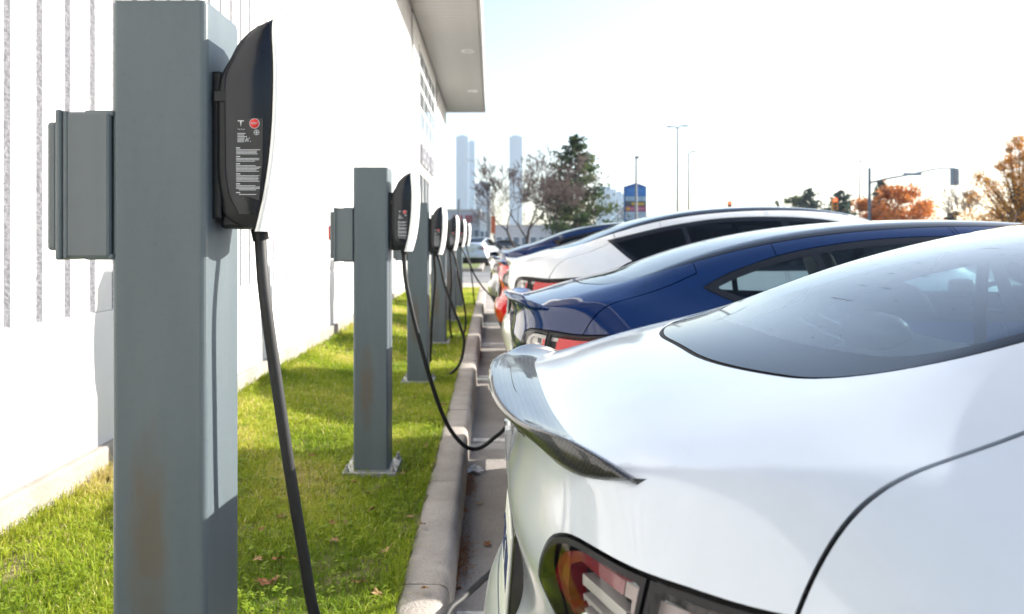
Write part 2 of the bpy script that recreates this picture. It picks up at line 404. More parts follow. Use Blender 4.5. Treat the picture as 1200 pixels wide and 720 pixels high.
def sd_arch(P):
    X, Y, Z = P.T; d = np.minimum(np.hypot(X - AXLE_R, Z - ARCH_Z), np.hypot(X - AXLE_F, Z - ARCH_Z)) - ARCH_R
    return np.where(np.abs(Y) > .55, d, 9.)

def build_car_mesh(h):
    return surface_nets(car_field, (-.08, -.975, .14), (4.76, .975, 1.50), h)

def superquad(mb, c, r, e=.5, n=14, m=10, M=None, mi=0):
    """rounded-box blob"""
    def sg(w, p): return math.copysign(abs(w) ** p, w)
    vs = []
    for i in range(m + 1):
        t = -math.pi / 2 + math.pi * i / m
        for j in range(n):
            a = 2 * math.pi * j / n
            p = Vector((r[0] * sg(math.cos(t), e) * sg(math.cos(a), e), r[1] * sg(math.cos(t), e) * sg(math.sin(a), e), r[2] * sg(math.sin(t), e)))
            if M is not None: p = M @ p
            vs.append(p + Vector(c))
    mb.add(vs, [(i * n + j, i * n + (j + 1) % n, (i + 1) * n + (j + 1) % n, (i + 1) * n + j) for i in range(m) for j in range(n)], mi, True)

def make_car(base, cross, mats, zs=1.0, spoiler=None, plate=True):
    """parts of one kind of car as (name, mesh, label, children); everything sits on asphalt z = 0"""
    root = thing('parked_car', 'car', 'car')
    paintm = mats['paint']
    seals = []; M = base
    def put(name, m, mat, depth=.012, parent=None, own=False, label=None):
        m = flange(m, depth) if depth > 0 else m
        P = m[0].copy(); N = m[1].copy()
        if zs != 1.0: P[:, 2] *= zs; N[:, 2] /= zs; N /= np.linalg.norm(N, axis=1)[:, None]
        me = np_mesh(name, P, m[2], mat, N); o = link_mesh(name, me, parent or root)
        if mat is paintm: o.material_slots[0].link = 'OBJECT'; o.material_slots[0].material = paintm; o['painted'] = 1
        if label: o['label'] = label
        return o
    def take(sd, gap=.0020, m=None, deep=.026):
        nonlocal M
        src = M if m is None else m
        ins, rest = split(src, sd(src[0]) + gap)
        band, out = split(rest, sd(rest[0]) - gap)
        seals.append(inset_surf(band, deep))
        if m is None: M = out
        return ins if m is None else (ins, out)
    arch, M = split(M, sd_arch(M[0]))
    # glass first
    tg = take(sd_topglass, .003, deep=.003)
    ws = take(sd_windshield, .003, deep=.003)
    def frit(g, w):
        d = g[2]; return d
    sd_fr = lambda P: sd_topglass(P) + .035 + .045 * sstep(.75, .5, P[:, 0])
    clear, ring = split(tg, sd_fr(tg[0]))
    rearg, roofg = split(clear, clear[0][:, 0] - 1.52)
    band, roofg = split(roofg, roofg[0][:, 0] - 1.60); 
    put('glass_border', join(ring, band), mats['frit'], .004)
    put('rear_window', rearg, mats['glass_rear'], 0); put('roof_glass', roofg, mats['glass_roof'], 0)
    wc, wr = split(ws, sd_windshield(ws[0]) + .04)
    lines = [split(rearg, np.abs(rearg[0][:, 0] + .25 * rearg[0][:, 1] ** 2 - xk) - .0007)[0] for xk in np.arange(.54, 1.35, .034)]
    put('heater_lines', inset_surf(join(*[l for l in lines if len(l[2])]), -.0006), mats['trim'], 0)['kind'] = 'stuff'
    put('windshield', wc, mats['glass_rear'], 0); put('glass_border', wr, mats['frit'], .004)
    light = take(sd_light, .003)
    SIDE = SIDE_CROSS if cross else SIDE_SEDAN
    dlo = take(sd_side(SIDE), .002, deep=.006)
    trunk = take(sd_trunk)
    bumper = take(sd_bumper)
    hood = take(sd_hood); head = take(sd_head, .002)
    rd = take(sd_side(RDOOR)); fd = take(sd_side(FDOOR))
    shell, skirt = split(M, .27 - M[0][:, 2])[::-1] if False else (None, None)
    lowb, shell = split(M, M[0][:, 2] - .245)
    put('underbody', lowb, mats['trim'], .01)
    for piece in components(shell): put('body_shell', piece, paintm, .027)
    put('trunk_lid', trunk, paintm, .027)
    blk, bump_ = split(bumper, bumper[0][:, 2] - .42)
    
    for piece in components(bump_): put('rear_bumper', piece, paintm, .027)
    for piece in components(blk): put('lower_valance', piece, mats['trim'], .014)
    put('hood', hood, paintm, .027)
    for sgn in (1, -1):
        pick = lambda m: split(m, m[0][:, 1] * sgn)[1]
        for nm, m, hx in (('rear_door', pick(rd), 1.42), ('front_door', pick(fd), 2.30)):
            dr = put(nm, m, paintm, .027)
            hb = MB(); hb.box((hx + .09, sgn * .902, .80 * zs), (.22, .012, .03), bev=.005); hb.build('handle', mats['trim'], dr)
        g = pick(dlo); trimd = sd_side(SIDE)
        inn, ringg = split(g, trimd(g[0]) + .030)
        cutx = [1.43, 2.16]
        q, rest = split(inn, inn[0][:, 0] - cutx[0] + .25 * (inn[0][:, 2] - 1.1)); bar1, rest = split(rest, rest[0][:, 0] - cutx[0] - .035 + .25 * (rest[0][:, 2] - 1.1))
        rw, rest = split(rest, rest[0][:, 0] - cutx[1]); bar2, fw = split(rest, rest[0][:, 0] - cutx[1] - .06)
        put('window_trim', join(ringg, bar1, bar2), mats['trim_gloss'], .006)
        put('quarter_window', q, mats['glass_side'], 0); put('rear_side_window', rw, mats['glass_side'], 0); put('front_side_window', fw, mats['glass_side'], 0)
        hl = put('headlight', pick(head), mats['lens'], .01)
        put('housing', inset_surf(pick(head), .04), mats['dark_chrome'], .0, hl)
        # tail light: lens over a dark housing with a red light guide and bright reflectors
        L0 = pick(light); inn, band = split(L0, arc_s(L0[0]) - .828); gapb, outl = split(band, arc_s(band[0]) - .836)
        seals.append(inset_surf(gapb, .008))
        lens_all = join(inn, outl); edge_d = np.maximum(sd_light(lens_all[0]) + .011, .0125 - np.abs(arc_s(lens_all[0]) - .832))
        clearl, bez = split(lens_all, edge_d)
        tl = put('tail_light', clearl, mats['lens'], 0)
        put('bezel', bez, mats['lamp_black'], .032, tl)
        put('housing', inset_surf(L0, .055), mats['lamp_dark'], .0, tl)
        d0 = sd_light(L0[0]); s0 = arc_s(L0[0])
        A, _ = split(L0, sd_light(L0[0]) + .020); C, B = split(A, poly_sdf(arc_s(A[0]), A[0][:, 2], LAMP_IN, 1.0))          # a band inside the outline
        Bt = split(B, np.minimum(.925 - B[0][:, 2], arc_s(B[0]) - .585))[0]
        Bt = split(Bt, arc_s(Bt[0]) - 1.17)[0]
        red1, red2 = split(Bt, arc_s(Bt[0]) - .76)
        put('light_guide', flange(inset_surf(red1, .020), .028), mats.get('guide_in', mats['lamp_red']), 0, tl)
        pale, rr = split(red2, arc_s(red2[0]) - .90)
        put('reflector', flange(inset_surf(pale, .022), .03), mats['lamp_pale'], 0, tl)
        put('light_guide', flange(inset_surf(rr, .016), .028), mats['lamp_red'], 0, tl)
        # chrome reflector bowls in the middle of the lamp
        for s1, s2, mt, dp in mats['lamp_rows']:
            t = split(C, s1 - arc_s(C[0]))[0]; t = split(t, arc_s(t[0]) - s2)[0]
            if mt == 'lamp_chrome':                       # two bright bars running along the lamp
                for zb_, hh in ((.915, .009), (.885, .006), (.865, .004)):
                    tb_ = split(t, np.abs(t[0][:, 2] - zb_) - hh)[0]
                    if len(tb_[2]): put('reflector_bar', flange(inset_surf(tb_, dp - .02), .02), mats[mt], 0, tl)
                continue
            if len(t[2]): put('reflector', flange(inset_surf(t, dp), .02), mats[mt], 0, tl)
        # bumper reflector
        rf = MB(); pts = [(.12, .62), (.10, .66), (.085, .70)]
        # wheels
        for ax in (AXLE_R, AXLE_F):
            wheel = thing('wheel', None, None); wheel.parent = root; R = .335 * (1.08 if zs != 1 else 1)
            wheel.location = (ax, sgn * .80, R); del_ = [k for k in wheel.keys()]
            tb = MB(); fn = lambda x, y, z: Vector((x, z * sgn, y))
            tb.lathe([(R * .68, -.11), (R * .9, -.115), (R * .985, -.09), (R, -.05), (R, .05), (R * .985, .09), (R * .9, .112), (R * .70, .105)], fn, 40)
            tb.build('tyre', mats['rubber'], wheel)
            rb = MB(); rb.lathe([(R * .70, -.1), (R * .68, .05), (R * .705, .10), (R * .68, .102), (R * .64, .06), (R * .62, -.02)], fn, 40)
            rb.lathe([(.001, .075), (R * .16, .07), (R * .2, .03)], fn, 20)
            for k in range(5):
                an = 2 * math.pi * k / 5; c_, s_ = math.cos(an), math.sin(an)
                for off in (-.022, .022):
                    p0 = fn(R * .12 * c_ - off * s_ * .4, R * .12 * s_ + off * c_ * .4, .06); p1 = fn(R * .69 * c_ - off * s_ * 1.6, R * .69 * s_ + off * c_ * 1.6, .085)
                    rb.tube([p0, p1], [.02, .017], 6)
            rb.build('rim', mats['rim'], wheel)
            kb = MB(); kb.lathe([(.001, .0), (R * .5, .0), (R * .5, -.02)], fn, 24); kb.build('brake_disc', mats['dark_chrome'], wheel)
            al = MB(); nn = 20; rr_ = ARCH_R
            ring = [(rr_ * math.cos(math.pi * (-.12 + 1.24 * i / nn)), ARCH_Z + rr_ * math.sin(math.pi * (-.12 + 1.24 * i / nn))) for i in range(nn + 1)]
            vs = [(ax + x, sgn * .87, z * zs) for x, z in ring] + [(ax + x, sgn * .52, z * zs) for x, z in ring]
            al.add(vs, [(i, i + 1, nn + 2 + i, nn + 1 + i) for i in range(nn)] + [list(range(nn + 1, 2 * nn + 2))], 0, False)
            al.build('arch_liner', mats['trim'], root)
        # door mirror
        mm = MB(); superquad(mm, (3.0, sgn * .99, 1.02 * zs), (.06, .10, .065), .6); mm.tube([(2.97, sgn * .86, .96 * zs), (2.99, sgn * .95, .99 * zs)], .018, 6); mi_ = mm.build('door_mirror', mats['trim_gloss'], root)
        rb2 = MB(); rb2.add([(.16 + .02 * i, sgn * (.66 + .03 * j), 0) for i in range(2) for j in range(2)], [])
    put('panel_seal', join(*[s for s in seals if len(s[2])]), mats['seal'], 0)
    liner = [split(m, .62 - m[0][:, 2])[0] for m in (shell, rd, fd, trunk, dlo)][:4]
    put('cabin_liner', inset_surf(join(*liner), .03), mats['liner'], 0)
    # cabin
    ib = MB(); ib.box((2.2, 0, .35 * zs), (2.9, 1.55, .10)); ib.box((.72, 0, .93 * zs), (.72, 1.30, .03)); ib.build('cabin_floor', mats['liner'], root)
    for sy in (-.36, .36):
        st = MB(); Mx = Matrix.Rotation(-.35, 3, 'Y')
        superquad(st, (2.25, sy, .52 * zs), (.26, .25, .10), .45); superquad(st, (1.98, sy, .82 * zs), (.10, .24, .34), .5, M=Mx)
        s_ = st.build('front_seat', mats['seat'], root)
        hb = MB(); superquad(hb, (1.83, sy, 1.20 * zs), (.055, .14, .10), .55, M=Mx); hb.tube([(1.86, sy - .05, 1.05 * zs), (1.84, sy - .05, 1.16 * zs)], .008, 6); hb.tube([(1.86, sy + .05, 1.05 * zs), (1.84, sy + .05, 1.16 * zs)], .008, 6)
        hb.build('headrest', mats['seat'], s_)
    st = MB(); Mx = Matrix.Rotation(-.42, 3, 'Y')
    superquad(st, (1.36, 0, .54 * zs), (.25, .66, .10), .4); superquad(st, (1.07, 0, .84 * zs), (.10, .66, .32), .4, M=Mx)
    rs = st.build('rear_seat', mats['seat'], root)
    for sy in (-.36, .36):
        hb = MB(); superquad(hb, (.95, sy, 1.13 * zs), (.05, .13, .06), .55, M=Mx); hb.build('headrest', mats['seat'], rs)
    db = MB(); db.box((3.12, 0, .82 * zs), (.5, 1.42, .16), bev=.06); dash = db.build('dashboard', mats['liner'], root)
    sb = MB(); ring = [(2.78 + .06 * math.sin(a), .36 + .18 * math.cos(a), .92 * zs + .17 * math.sin(a)) for a in [2 * math.pi * i / 24 for i in range(25)]]
    sb.tube(ring, .016, 8, caps=False); sb.box((2.78, .36, .92 * zs), (.04, .3, .05)); sb.build('steering_wheel', mats['trim'], root)
    sc = MB(); sc.box((2.83, 0, .98 * zs), (.02, .38, .22)); sc.build('screen', mats['trim_gloss'], dash)
    if plate:
        # licence plate in its recess on the trunk lid
        zc, tilt = .765 * zs, .10
        Mx = Matrix.Rotation(tilt, 3, 'Y')
        pr = MB(); pr.box((.036, 0, zc), (.030, .345, .175), M=Mx, bev=.003); pf = pr.build('plate_frame', mats['trim_gloss'], root)
        pr = MB(); pr.box((.018, 0, zc), (.006, .305, .150), M=Mx, bev=.002); pl = pr.build('licence_plate', mats['plate'], pf)
        gl = MB(); xs = [-.115 + .033 * i for i in range(8)]
        for i, yy in enumerate(xs):
            if i == 4: continue
            gl.box((.0145, yy - .004, zc - .005), (.002, .006, .068), M=Mx); gl.box((.0145, yy + .012, zc - .005), (.002, .006, .068), M=Mx)
            gl.box((.0145, yy + .004, zc - .005 + (.031 if i % 2 else -.031)), (.002, .018, .006), M=Mx)
            if i % 3 == 0: gl.box((.0145, yy + .004, zc - .005), (.002, .018, .006), M=Mx)
        gl.build('plate_lettering', mats['plate_blue'], pl)['kind'] = 'stuff'
        # T-shaped chrome badge
        eb = MB(); zc = .985 * zs
        poly = [(-.045, .03), (-.03, .036), (0, .038), (.03, .036), (.045, .03), (.038, .021), (.016, .026), (.012, .014), (0, -.042), (-.012, .014), (-.016, .026), (-.038, .021)]
        eb.prism(poly, lambda p, q, t: Vector((t + .0, p, zc + q)), .018, .032); eb.build('badge', mats['chrome'], root)
    if spoiler is not None:
        # lip spoiler along the rear edge of the trunk lid
        n = 72; rows = []; LE = .615
        for i in range(n + 1):
            lat = -LE + 2 * LE * i / n; a = abs(lat)
            e = 1 - (a / LE) ** 4; e2 = max(0.0, 1 - (a / LE) ** 14) ** .7
            xr = .75 * (1 - math.sqrt(max(0, 1 - (a / .845) ** 2.9)))
            zb = 1.113 - .085 * lat * lat
            w = .016 + .095 * e; hgt = (.010 + .016 * math.exp(-((a - .54) / .10) ** 2)) * e2; lo_ = (.005 + .021 * math.exp(-((a - .54) / .09) ** 2)) * e2; x0 = xr - .012 * e2
            zd = lambda x: float(S_LOW(x)) - .10 * lat * lat
            sec = [(x0 + w, zd(x0 + w) - .001), (x0 + w * .93, zd(x0 + w) + .003 * e2), (x0 + w * .6, zb + .2 * hgt - .003), (x0 + w * .3, zb + .55 * hgt), (x0 + .012, zb + hgt * .96), (x0 + .004, zb + hgt), (x0 + .0005, zb + hgt - .0015), (x0 - .0005, zb + hgt - .004 * e2), (x0 + .005, zb - lo_ * .5), (x0 + .012, zb - lo_), (x0 + .03, zb - lo_ - .001)]
            rows.append([(x, lat, z * zs) for x, z in sec])
        k = len(rows[0]); sp = MB()
        sp.add([p for r in rows for p in r], [(i * k + j, i * k + j + 1, (i + 1) * k + j + 1, (i + 1) * k + j) for i in range(n) for j in range(k - 1)], 0, True)
        sp.add(rows[0], [list(range(k))]); sp.add(rows[-1], [list(range(k))])
        so_ = sp.build('lip_spoiler', spoiler, root)
        me = so_.data
    return root

def place_car(root, x, yc, label, group, colour=None, pitch=0.0, extra_z=0.0, rz=0.0):
    root.location = (x, yc, ASPH + extra_z); root.rotation_euler = (0, -pitch, rz)
    tag(root, label, 'car', group)
    if colour is not None:
        for ch in root.children:
            if ch.get('painted'): ch.material_slots[0].material = colour
    return root
# ================================================================== SETTING
# ---- materials
m_asph, nt, b = mat_new('asphalt'); sset(b, rough=.9)
c1 = noise_col(nt, None, (.27, .25, .235), (.39, .36, .335), 3.0, 8, .3, .7)
c2 = noise_col(nt, None, (.5, .5, .5), (1.0, 1.0, 1.0), 170, 3, .30, .62, rough=.7)
mx = nt.nodes.new('ShaderNodeMixRGB'); mx.blend_type = 'MULTIPLY'; mx.inputs[0].default_value = .7
nt.links.new(c1, mx.inputs[1]); nt.links.new(c2, mx.inputs[2]); nt.links.new(mx.outputs[0], b.inputs['Base Color'])
bump(nt, b, 130, .9, .006, 3)
m_road = simple('road', (.16, .16, .165), .9, var=.2, vs=.6)
m_conc, nt, b = mat_new('kerb_concrete'); sset(b, rough=.9)
c1 = noise_col(nt, None, (.30, .265, .235), (.42, .38, .34), 5.0, 8, .3, .72)
c2 = noise_col(nt, None, (.55, .55, .55), (1.0, 1.0, 1.0), 140, 4, .32, .55)
mx = nt.nodes.new('ShaderNodeMixRGB'); mx.blend_type = 'MULTIPLY'; mx.inputs[0].default_value = .55
nt.links.new(c1, mx.inputs[1]); nt.links.new(c2, mx.inputs[2]); nt.links.new(mx.outputs[0], b.inputs['Base Color'])
bump(nt, b, 90, .7, .006, 5)
m_apron = simple('pale_concrete', (.34, .31, .27), .9, var=.15, vs=2.0)
m_line = simple('line_paint', (.62, .60, .56), .8, var=.3, vs=30)
m_soil, nt, b = mat_new('turf_soil'); sset(b, rough=1.0)
noise_col(nt, b, (.10, .10, .03), (.24, .21, .08), 9.0, 8, .3, .7); bump(nt, b, 60, 1.0, .02)
m_farland = simple('far_ground', (.10, .10, .095), .95, var=.25, vs=.05)
m_lawn_far = simple('lawn_far', (.13, .16, .03), .95, var=.35, vs=1.5)

def sheet(name, x0, x1, y0, y1, z, mat, sub=(1, 1), jit=0.0, kind='structure', parent=None):
    nx, ny = sub; mb = MB()
    vs = [(x0 + (x1 - x0) * i / nx, y0 + (y1 - y0) * j / ny, z + (random.uniform(-jit, jit) if jit else 0)) for j in range(ny + 1) for i in range(nx + 1)]
    mb.add(vs, [(j * (nx + 1) + i, j * (nx + 1) + i + 1, (j + 1) * (nx + 1) + i + 1, (j + 1) * (nx + 1) + i) for j in range(ny) for i in range(nx)], 0, True)
    o = mb.build(name, mat, parent)
    if kind: o['kind'] = kind
    return o
sheet('ground', -1880, 1880, -280, 1880, ASPH - .012, m_farland)
sheet('parking_lot', -.165, 30, -12, 21.6, ASPH, m_asph)
sheet('road', -80, 140, 27.2, 37.0, ASPH - .006, m_road)
def lawn_z(x): t = np.clip((-.78 - x) / 1.03, 0, 1); return .13 * t * t * (3 - 2 * t)
lawn = sheet('lawn', -1.87, -.30, -4, 21.5, -.004, m_soil, (24, 220), .010)
for vtx in lawn.data.vertices: vtx.co.z += float(lawn_z(vtx.co.x))
sheet('concrete_apron', -2.0, 30, 21.6, 27.2, ASPH + .003, m_apron)
sheet('far_parking_lot', -60, 60, 54.0, 150, ASPH - .006, m_road)

# ---- lawn islands beyond the end of the row
def island(x0, x1, y0, y1):
    mb = MB(); mb.box(((x0 + x1) / 2, (y0 + y1) / 2, ASPH + .05), (x1 - x0, y1 - y0, .16), bev=.03)
    o = mb.build('kerb', m_conc); o['kind'] = 'structure'
    sheet('lawn', x0 + .2, x1 - .2, y0 + .2, y1 - .2, ASPH + .145, m_lawn_far, (20, 20), .02)
island(-9, -.42, 38, 52); island(-14, -.35, 74, 112); island(3, 60, 42, 52)

# ---- stall lines
for i in range(-1, 7):
    yy = 1.67 + 2.7 * i + 1.35
    sheet('stall_line', -.13, 5.3, yy - .05, yy + .05, ASPH + .004, m_line)

# ---- concrete kerb in cast lengths
kerb = bpy.data.objects.new('kerb', None); COL.objects.link(kerb); kerb['kind'] = 'structure'
joints = [-3.0, -.2, 2.9, 4.15, 5.9, 8.4, 11.2, 14.0, 17.0, 20.0]
for k in range(len(joints) - 1):
    y0, y1 = joints[k] + .004, joints[k + 1] - .004
    mb = MB(); n = 24; prof = [(-.33, -.3), (-.33, -.03), (-.318, -.010), (-.30, .003), (-.185, .002), (-.168, -.004), (-.157, -.016), (-.150, -.035), (-.138, -.30)]
    vs = []
    wob = [random.uniform(-.004, .004) for _ in range(n + 1)]
    for i in range(n + 1):
        f = i / n; y = y0 + (y1 - y0) * f; e = -.006 * max(0, 1 - min(f, 1 - f) * 40)
        for x, z in prof:
            xx = x + (wob[i] * .8 if -.2 < x else 0) + random.uniform(-.0012, .0012)
            vs.append((xx, y, z + (e if z > -.05 else 0) + (random.uniform(-.0015, .0015) if z > -.05 else 0)))
    m = len(prof)
    mb.add(vs, [(i * m + j, i * m + j + 1, (i + 1) * m + j + 1, (i + 1) * m + j) for i in range(n) for j in range(m - 1)], 0, True)
    mb.add(vs[:m], [list(range(m))]); mb.add(vs[-m:], [list(range(m))])
    mb.build('kerb_section', m_conc, kerb)
# the rounded end return of the kerb at the far end
mb = MB(); mb.box((-1.1, 20.75, -.085), (1.9, .9, .165), bev=.04); mb.build('kerb_section', m_conc, kerb)

# ---- grass blades
def grass_material():
    m = bpy.data.materials.new('grass_blade'); m.use_nodes = True; nt = m.node_tree; b = nt.nodes['Principled BSDF']
    sset(b, rough=.55, spec=.25)
    at_ = nt.nodes.new('ShaderNodeAttribute'); at_.attribute_name = 'tint'
    r = nt.nodes.new('ShaderNodeValToRGB'); e = r.color_ramp.elements
    e[0].position = 0; e[0].color = (.14, .23, .014, 1); e[1].position = 1; e[1].color = (.70, .60, .28, 1)
    x = e.new(.45); x.color = (.31, .40, .026, 1); x = e.new(.8); x.color = (.55, .54, .08, 1)
    nt.links.new(at_.outputs['Fac'], r.inputs[0]); nt.links.new(r.outputs[0], b.inputs['Base Color'])
    tr = nt.nodes.new('ShaderNodeBsdfTranslucent'); nt.links.new(r.outputs[0], tr.inputs[0])
    mxs = nt.nodes.new('ShaderNodeMixShader'); mxs.inputs[0].default_value = .45
    nt.links.new(b.outputs[0], mxs.inputs[1]); nt.links.new(tr.outputs[0], mxs.inputs[2]); nt.links.new(mxs.outputs[0], nt.nodes['Material Output'].inputs[0])
    return m
m_grass = grass_material()
def smooth_noise(x, y, s, seed):
    r = np.random.default_rng(seed); v = np.zeros_like(x)
    for k in range(7):
        a = r.uniform(0, 2 * math.pi); f = s * r.uniform(.6, 1.6); v += np.sin((x * math.cos(a) + y * math.sin(a)) * f + r.uniform(0, 6.28))
    return v / 7 ** .5
def grass_patch(n, x0, x1, y0, y1, hgt, wid, name='grass', z=0.0):
    x = RNG.uniform(x0, x1, n); y = RNG.uniform(y0, y1, n)
    bare = smooth_noise(x, y, 11, 21) + .6 * smooth_noise(x, y, 31, 22); keep = RNG.random(n) > .75 * np.clip((bare - .9) / .7, 0, 1); x, y = x[keep], y[keep]; n = len(x); az = RNG.uniform(0, 2 * np.pi, n)
    clump = smooth_noise(x, y, 9, 3); clump2 = smooth_noise(x, y, 28, 5)
    h = hgt * np.clip(RNG.normal(1, .32, n) + .22 * clump + .15 * clump2, .3, 2.2); lean = np.clip(RNG.normal(.75, .45, n), .05, 1.9)
    edge = np.clip((x + 1.77) / .08, .4, 1); h = h / edge ** .7
    w = wid * RNG.uniform(.6, 1.4, n); wa = az + np.pi / 2 + RNG.normal(0, .5, n)
    dx, dy = np.cos(az), np.sin(az); ox, oy = np.cos(wa) * w / 2, np.sin(wa) * w / 2
    ln = h * lean
    b = np.stack([x, y, z - .004 + lawn_z(x)], 1); O = np.stack([ox, oy, 0 * x], 1)
    mid = b + np.stack([dx * ln * .35, dy * ln * .35, h * .62], 1); tip = b + np.stack([dx * ln, dy * ln, h * .95 / (1 + .25 * lean ** 2)], 1)
    P = np.stack([b - O, b + O, mid - O * .8, mid + O * .8, tip], 1).reshape(-1, 3)
    i = np.arange(n)[:, None] * 5; T = np.concatenate([i + [0, 1, 3], i + [0, 3, 2], i + [2, 3, 4]], 0)
    me = np_mesh(name, P, T, m_grass, None, True)
    t = np.clip(.47 + .18 * clump + .17 * smooth_noise(x, y, 2.2, 9) + RNG.normal(0, .14, n) + (RNG.random(n) < .05) * .5, 0, 1)
    a = me.attributes.new('tint', 'FLOAT', 'POINT'); a.data.foreach_set('value', np.repeat(t, 5).astype(np.float32))
    o = link_mesh(name, me); o['kind'] = 'stuff'; return o
grass_patch(60000, -1.79, -.315, 2.2, 4.2, .029, .0040)
grass_patch(70000, -1.79, -.315, 4.2, 8.0, .032, .0058)
grass_patch(50000, -1.79, -.315, 8.0, 21.2, .036, .011)
grass_patch(26000, -1.79, -.315, -4, 2.2, .030, .009)
# little broad-leaved weeds in the turf
def weeds(n):
    P, T = [], []; tint = []
    for k in range(n):
        y = random.uniform(2.4, 6.5); x = random.uniform(-1.5, -.36); c = random.choice((3, 4, 5, 6))
        for j in range(c):
            a = random.uniform(0, 6.28); L = random.uniform(.010, .026); w = L * .36; z = random.uniform(.012, .034) + float(lawn_z(x))
            d = np.array([math.cos(a), math.sin(a), random.uniform(.0, .4)]); s = np.array([-math.sin(a), math.cos(a), 0]); o = np.array([x, y, z])
            b = len(P); P += [o, o + d * L * .5 + s * w + [0, 0, .004], o + d * L * .5 - s * w + [0, 0, .004], o + d * L]
            T += [[b, b + 2, b + 1], [b + 1, b + 2, b + 3]]; tint += [random.uniform(.15, .4)] * 4
    me = np_mesh('weeds', np.array(P), np.array(T), m_grass, None, False)
    a = me.attributes.new('tint', 'FLOAT', 'POINT'); a.data.foreach_set('value', np.array(tint, np.float32))
    o = link_mesh('clover', me); o['kind'] = 'stuff'
weeds(900)

# ---- building -----------------------------------------------------
m_wall, nt, b = mat_new('white_wall_paint'); sset(b, rough=.75)
noise_col(nt, b, (.58, .575, .565), (.68, .675, .665), 1.3, 6); bump(nt, b, 160, .12, .004)
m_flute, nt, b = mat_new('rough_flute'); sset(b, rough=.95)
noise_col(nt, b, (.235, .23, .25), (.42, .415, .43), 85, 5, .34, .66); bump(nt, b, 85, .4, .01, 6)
m_plinth, nt, b = mat_new('plinth_concrete'); sset(b, rough=.9)
noise_col(nt, b, (.24, .215, .18), (.36, .33, .29), 4, 8, .3, .7); bump(nt, b, 50, .5, .012, 6)
m_soff = simple('soffit_metal', (.40, .385, .37), .45, .35, var=.06, vs=3)
m_fasc = simple('fascia_metal', (.46, .45, .44), .45, .2, var=.05)
m_wframe = simple('window_frame_white', (.74, .74, .73), .5, var=.04)
m_winglass, nt, b = mat_new('office_glass'); sset(b, base=(.10, .12, .14), rough=.04, spec=.8)
m_letter = simple('sign_letter_grey', (.30, .30, .33), .5)
m_doorway = simple('dark_doorway', (.06, .065, .08), .6)
WX = -1.81
bld = thing('retail_building', 'white fluted retail building beside the lawn with deep metal roof overhang', 'building', (WX, 0, -.0787)); bld.scale = (1, 1.065, 1.065)
L = lambda x, y, z: (x - WX, y, z)               # world -> building coordinates
YEND = 30.8; ZTOP = 6.16; ZB = .905
WIN = (18.95, 24.0)
def flute_panel(y0, ribs, z0, z1):
    mb = MB(); pitch = .2064; g = .054; dpt = .018
    for k in range(ribs):
        a = k * pitch; fl0, fl1 = a, a + pitch - g; q = [(0, fl0), (0, fl1), (-dpt, fl1 + .012), (-dpt, fl1 + g - .012), (0, fl1 + g)]
        for s in range(4):
            (xa, ya), (xb, yb) = q[s], q[s + 1]
            mb.add([(xa, ya, z0), (xb, yb, z0), (xb, yb, z1), (xa, ya, z1)], [(0, 1, 2, 3)], 1 if s else 0)
        mb.add([(0, fl1, z0), (-dpt, fl1 + .012, z0), (-dpt, fl1 + g - .012, z0), (0, fl1 + g, z0)], [(0, 1, 2, 3)], 0)
    return mb, ribs * pitch
mb, w = flute_panel(0, 10, ZB, ZTOP); pm = mb.mesh('wall_panel', [m_wall, m_flute])
mb, w = flute_panel(0, 10, ZB, ZB + .35); pm_lo = mb.mesh('wall_panel', [m_wall, m_flute])
y = 3.629 * .8416 - .1603 - 3 * 2.064
while y < YEND - .1:
    if y + 2.064 > YEND:
        n = max(1, int((YEND - y) / .2064)); mb, _ = flute_panel(0, n, ZB, ZTOP); o = link_mesh('wall_panel', mb.mesh('wall_panel', [m_wall, m_flute]), bld)
    elif y + 2.064 > WIN[0] - .2 and y < WIN[1] + .2:
        y += 2.064; continue
    else: o = link_mesh('wall_panel', pm, bld)
    o.location = (0, y, 0); y += 2.064
mb = MB(); mb.box(L(WX - .02, 21.3, 5.95), (.06, 7.3, .42)); mb.box(L(WX - .02, 21.3, 3.33), (.06, 7.3, 1.03))
mb.box(L(WX - .02, 18.35, 4.79), (.06, 1.36, 1.88)); mb.box(L(WX - .02, 24.5, 4.79), (.06, .94, 1.88)); mb.box(L(WX - .02, 18.3, 1.85), (.06, 1.36, 1.9)); mb.box(L(WX - .02, 23.6, 1.85), (.06, 2.74, 1.9))
mb.build('entrance_wall', m_wall, bld)
mb = MB(); mb.box(L(WX - .06, 5, .585), (.12, 27.96, .636)); mb.box(L(WX - .06, 26.57, .585), (.12, 8.5, .636)); mb.build('base_wall', m_wall, bld)
mb = MB(); mb.box(L(WX - .03, 5, .085), (.15, 27.96, .48), bev=.012); mb.box(L(WX - .03, 26.57, .085), (.15, 8.5, .48), bev=.012); mb.build('plinth', m_plinth, bld)
mb = MB(); mb.box(L(WX - 6.1, (YEND - 8) / 2, 3.0), (11.9, YEND + 8 - .1, 6.4)); mb.build('wall_core', m_wall, bld)
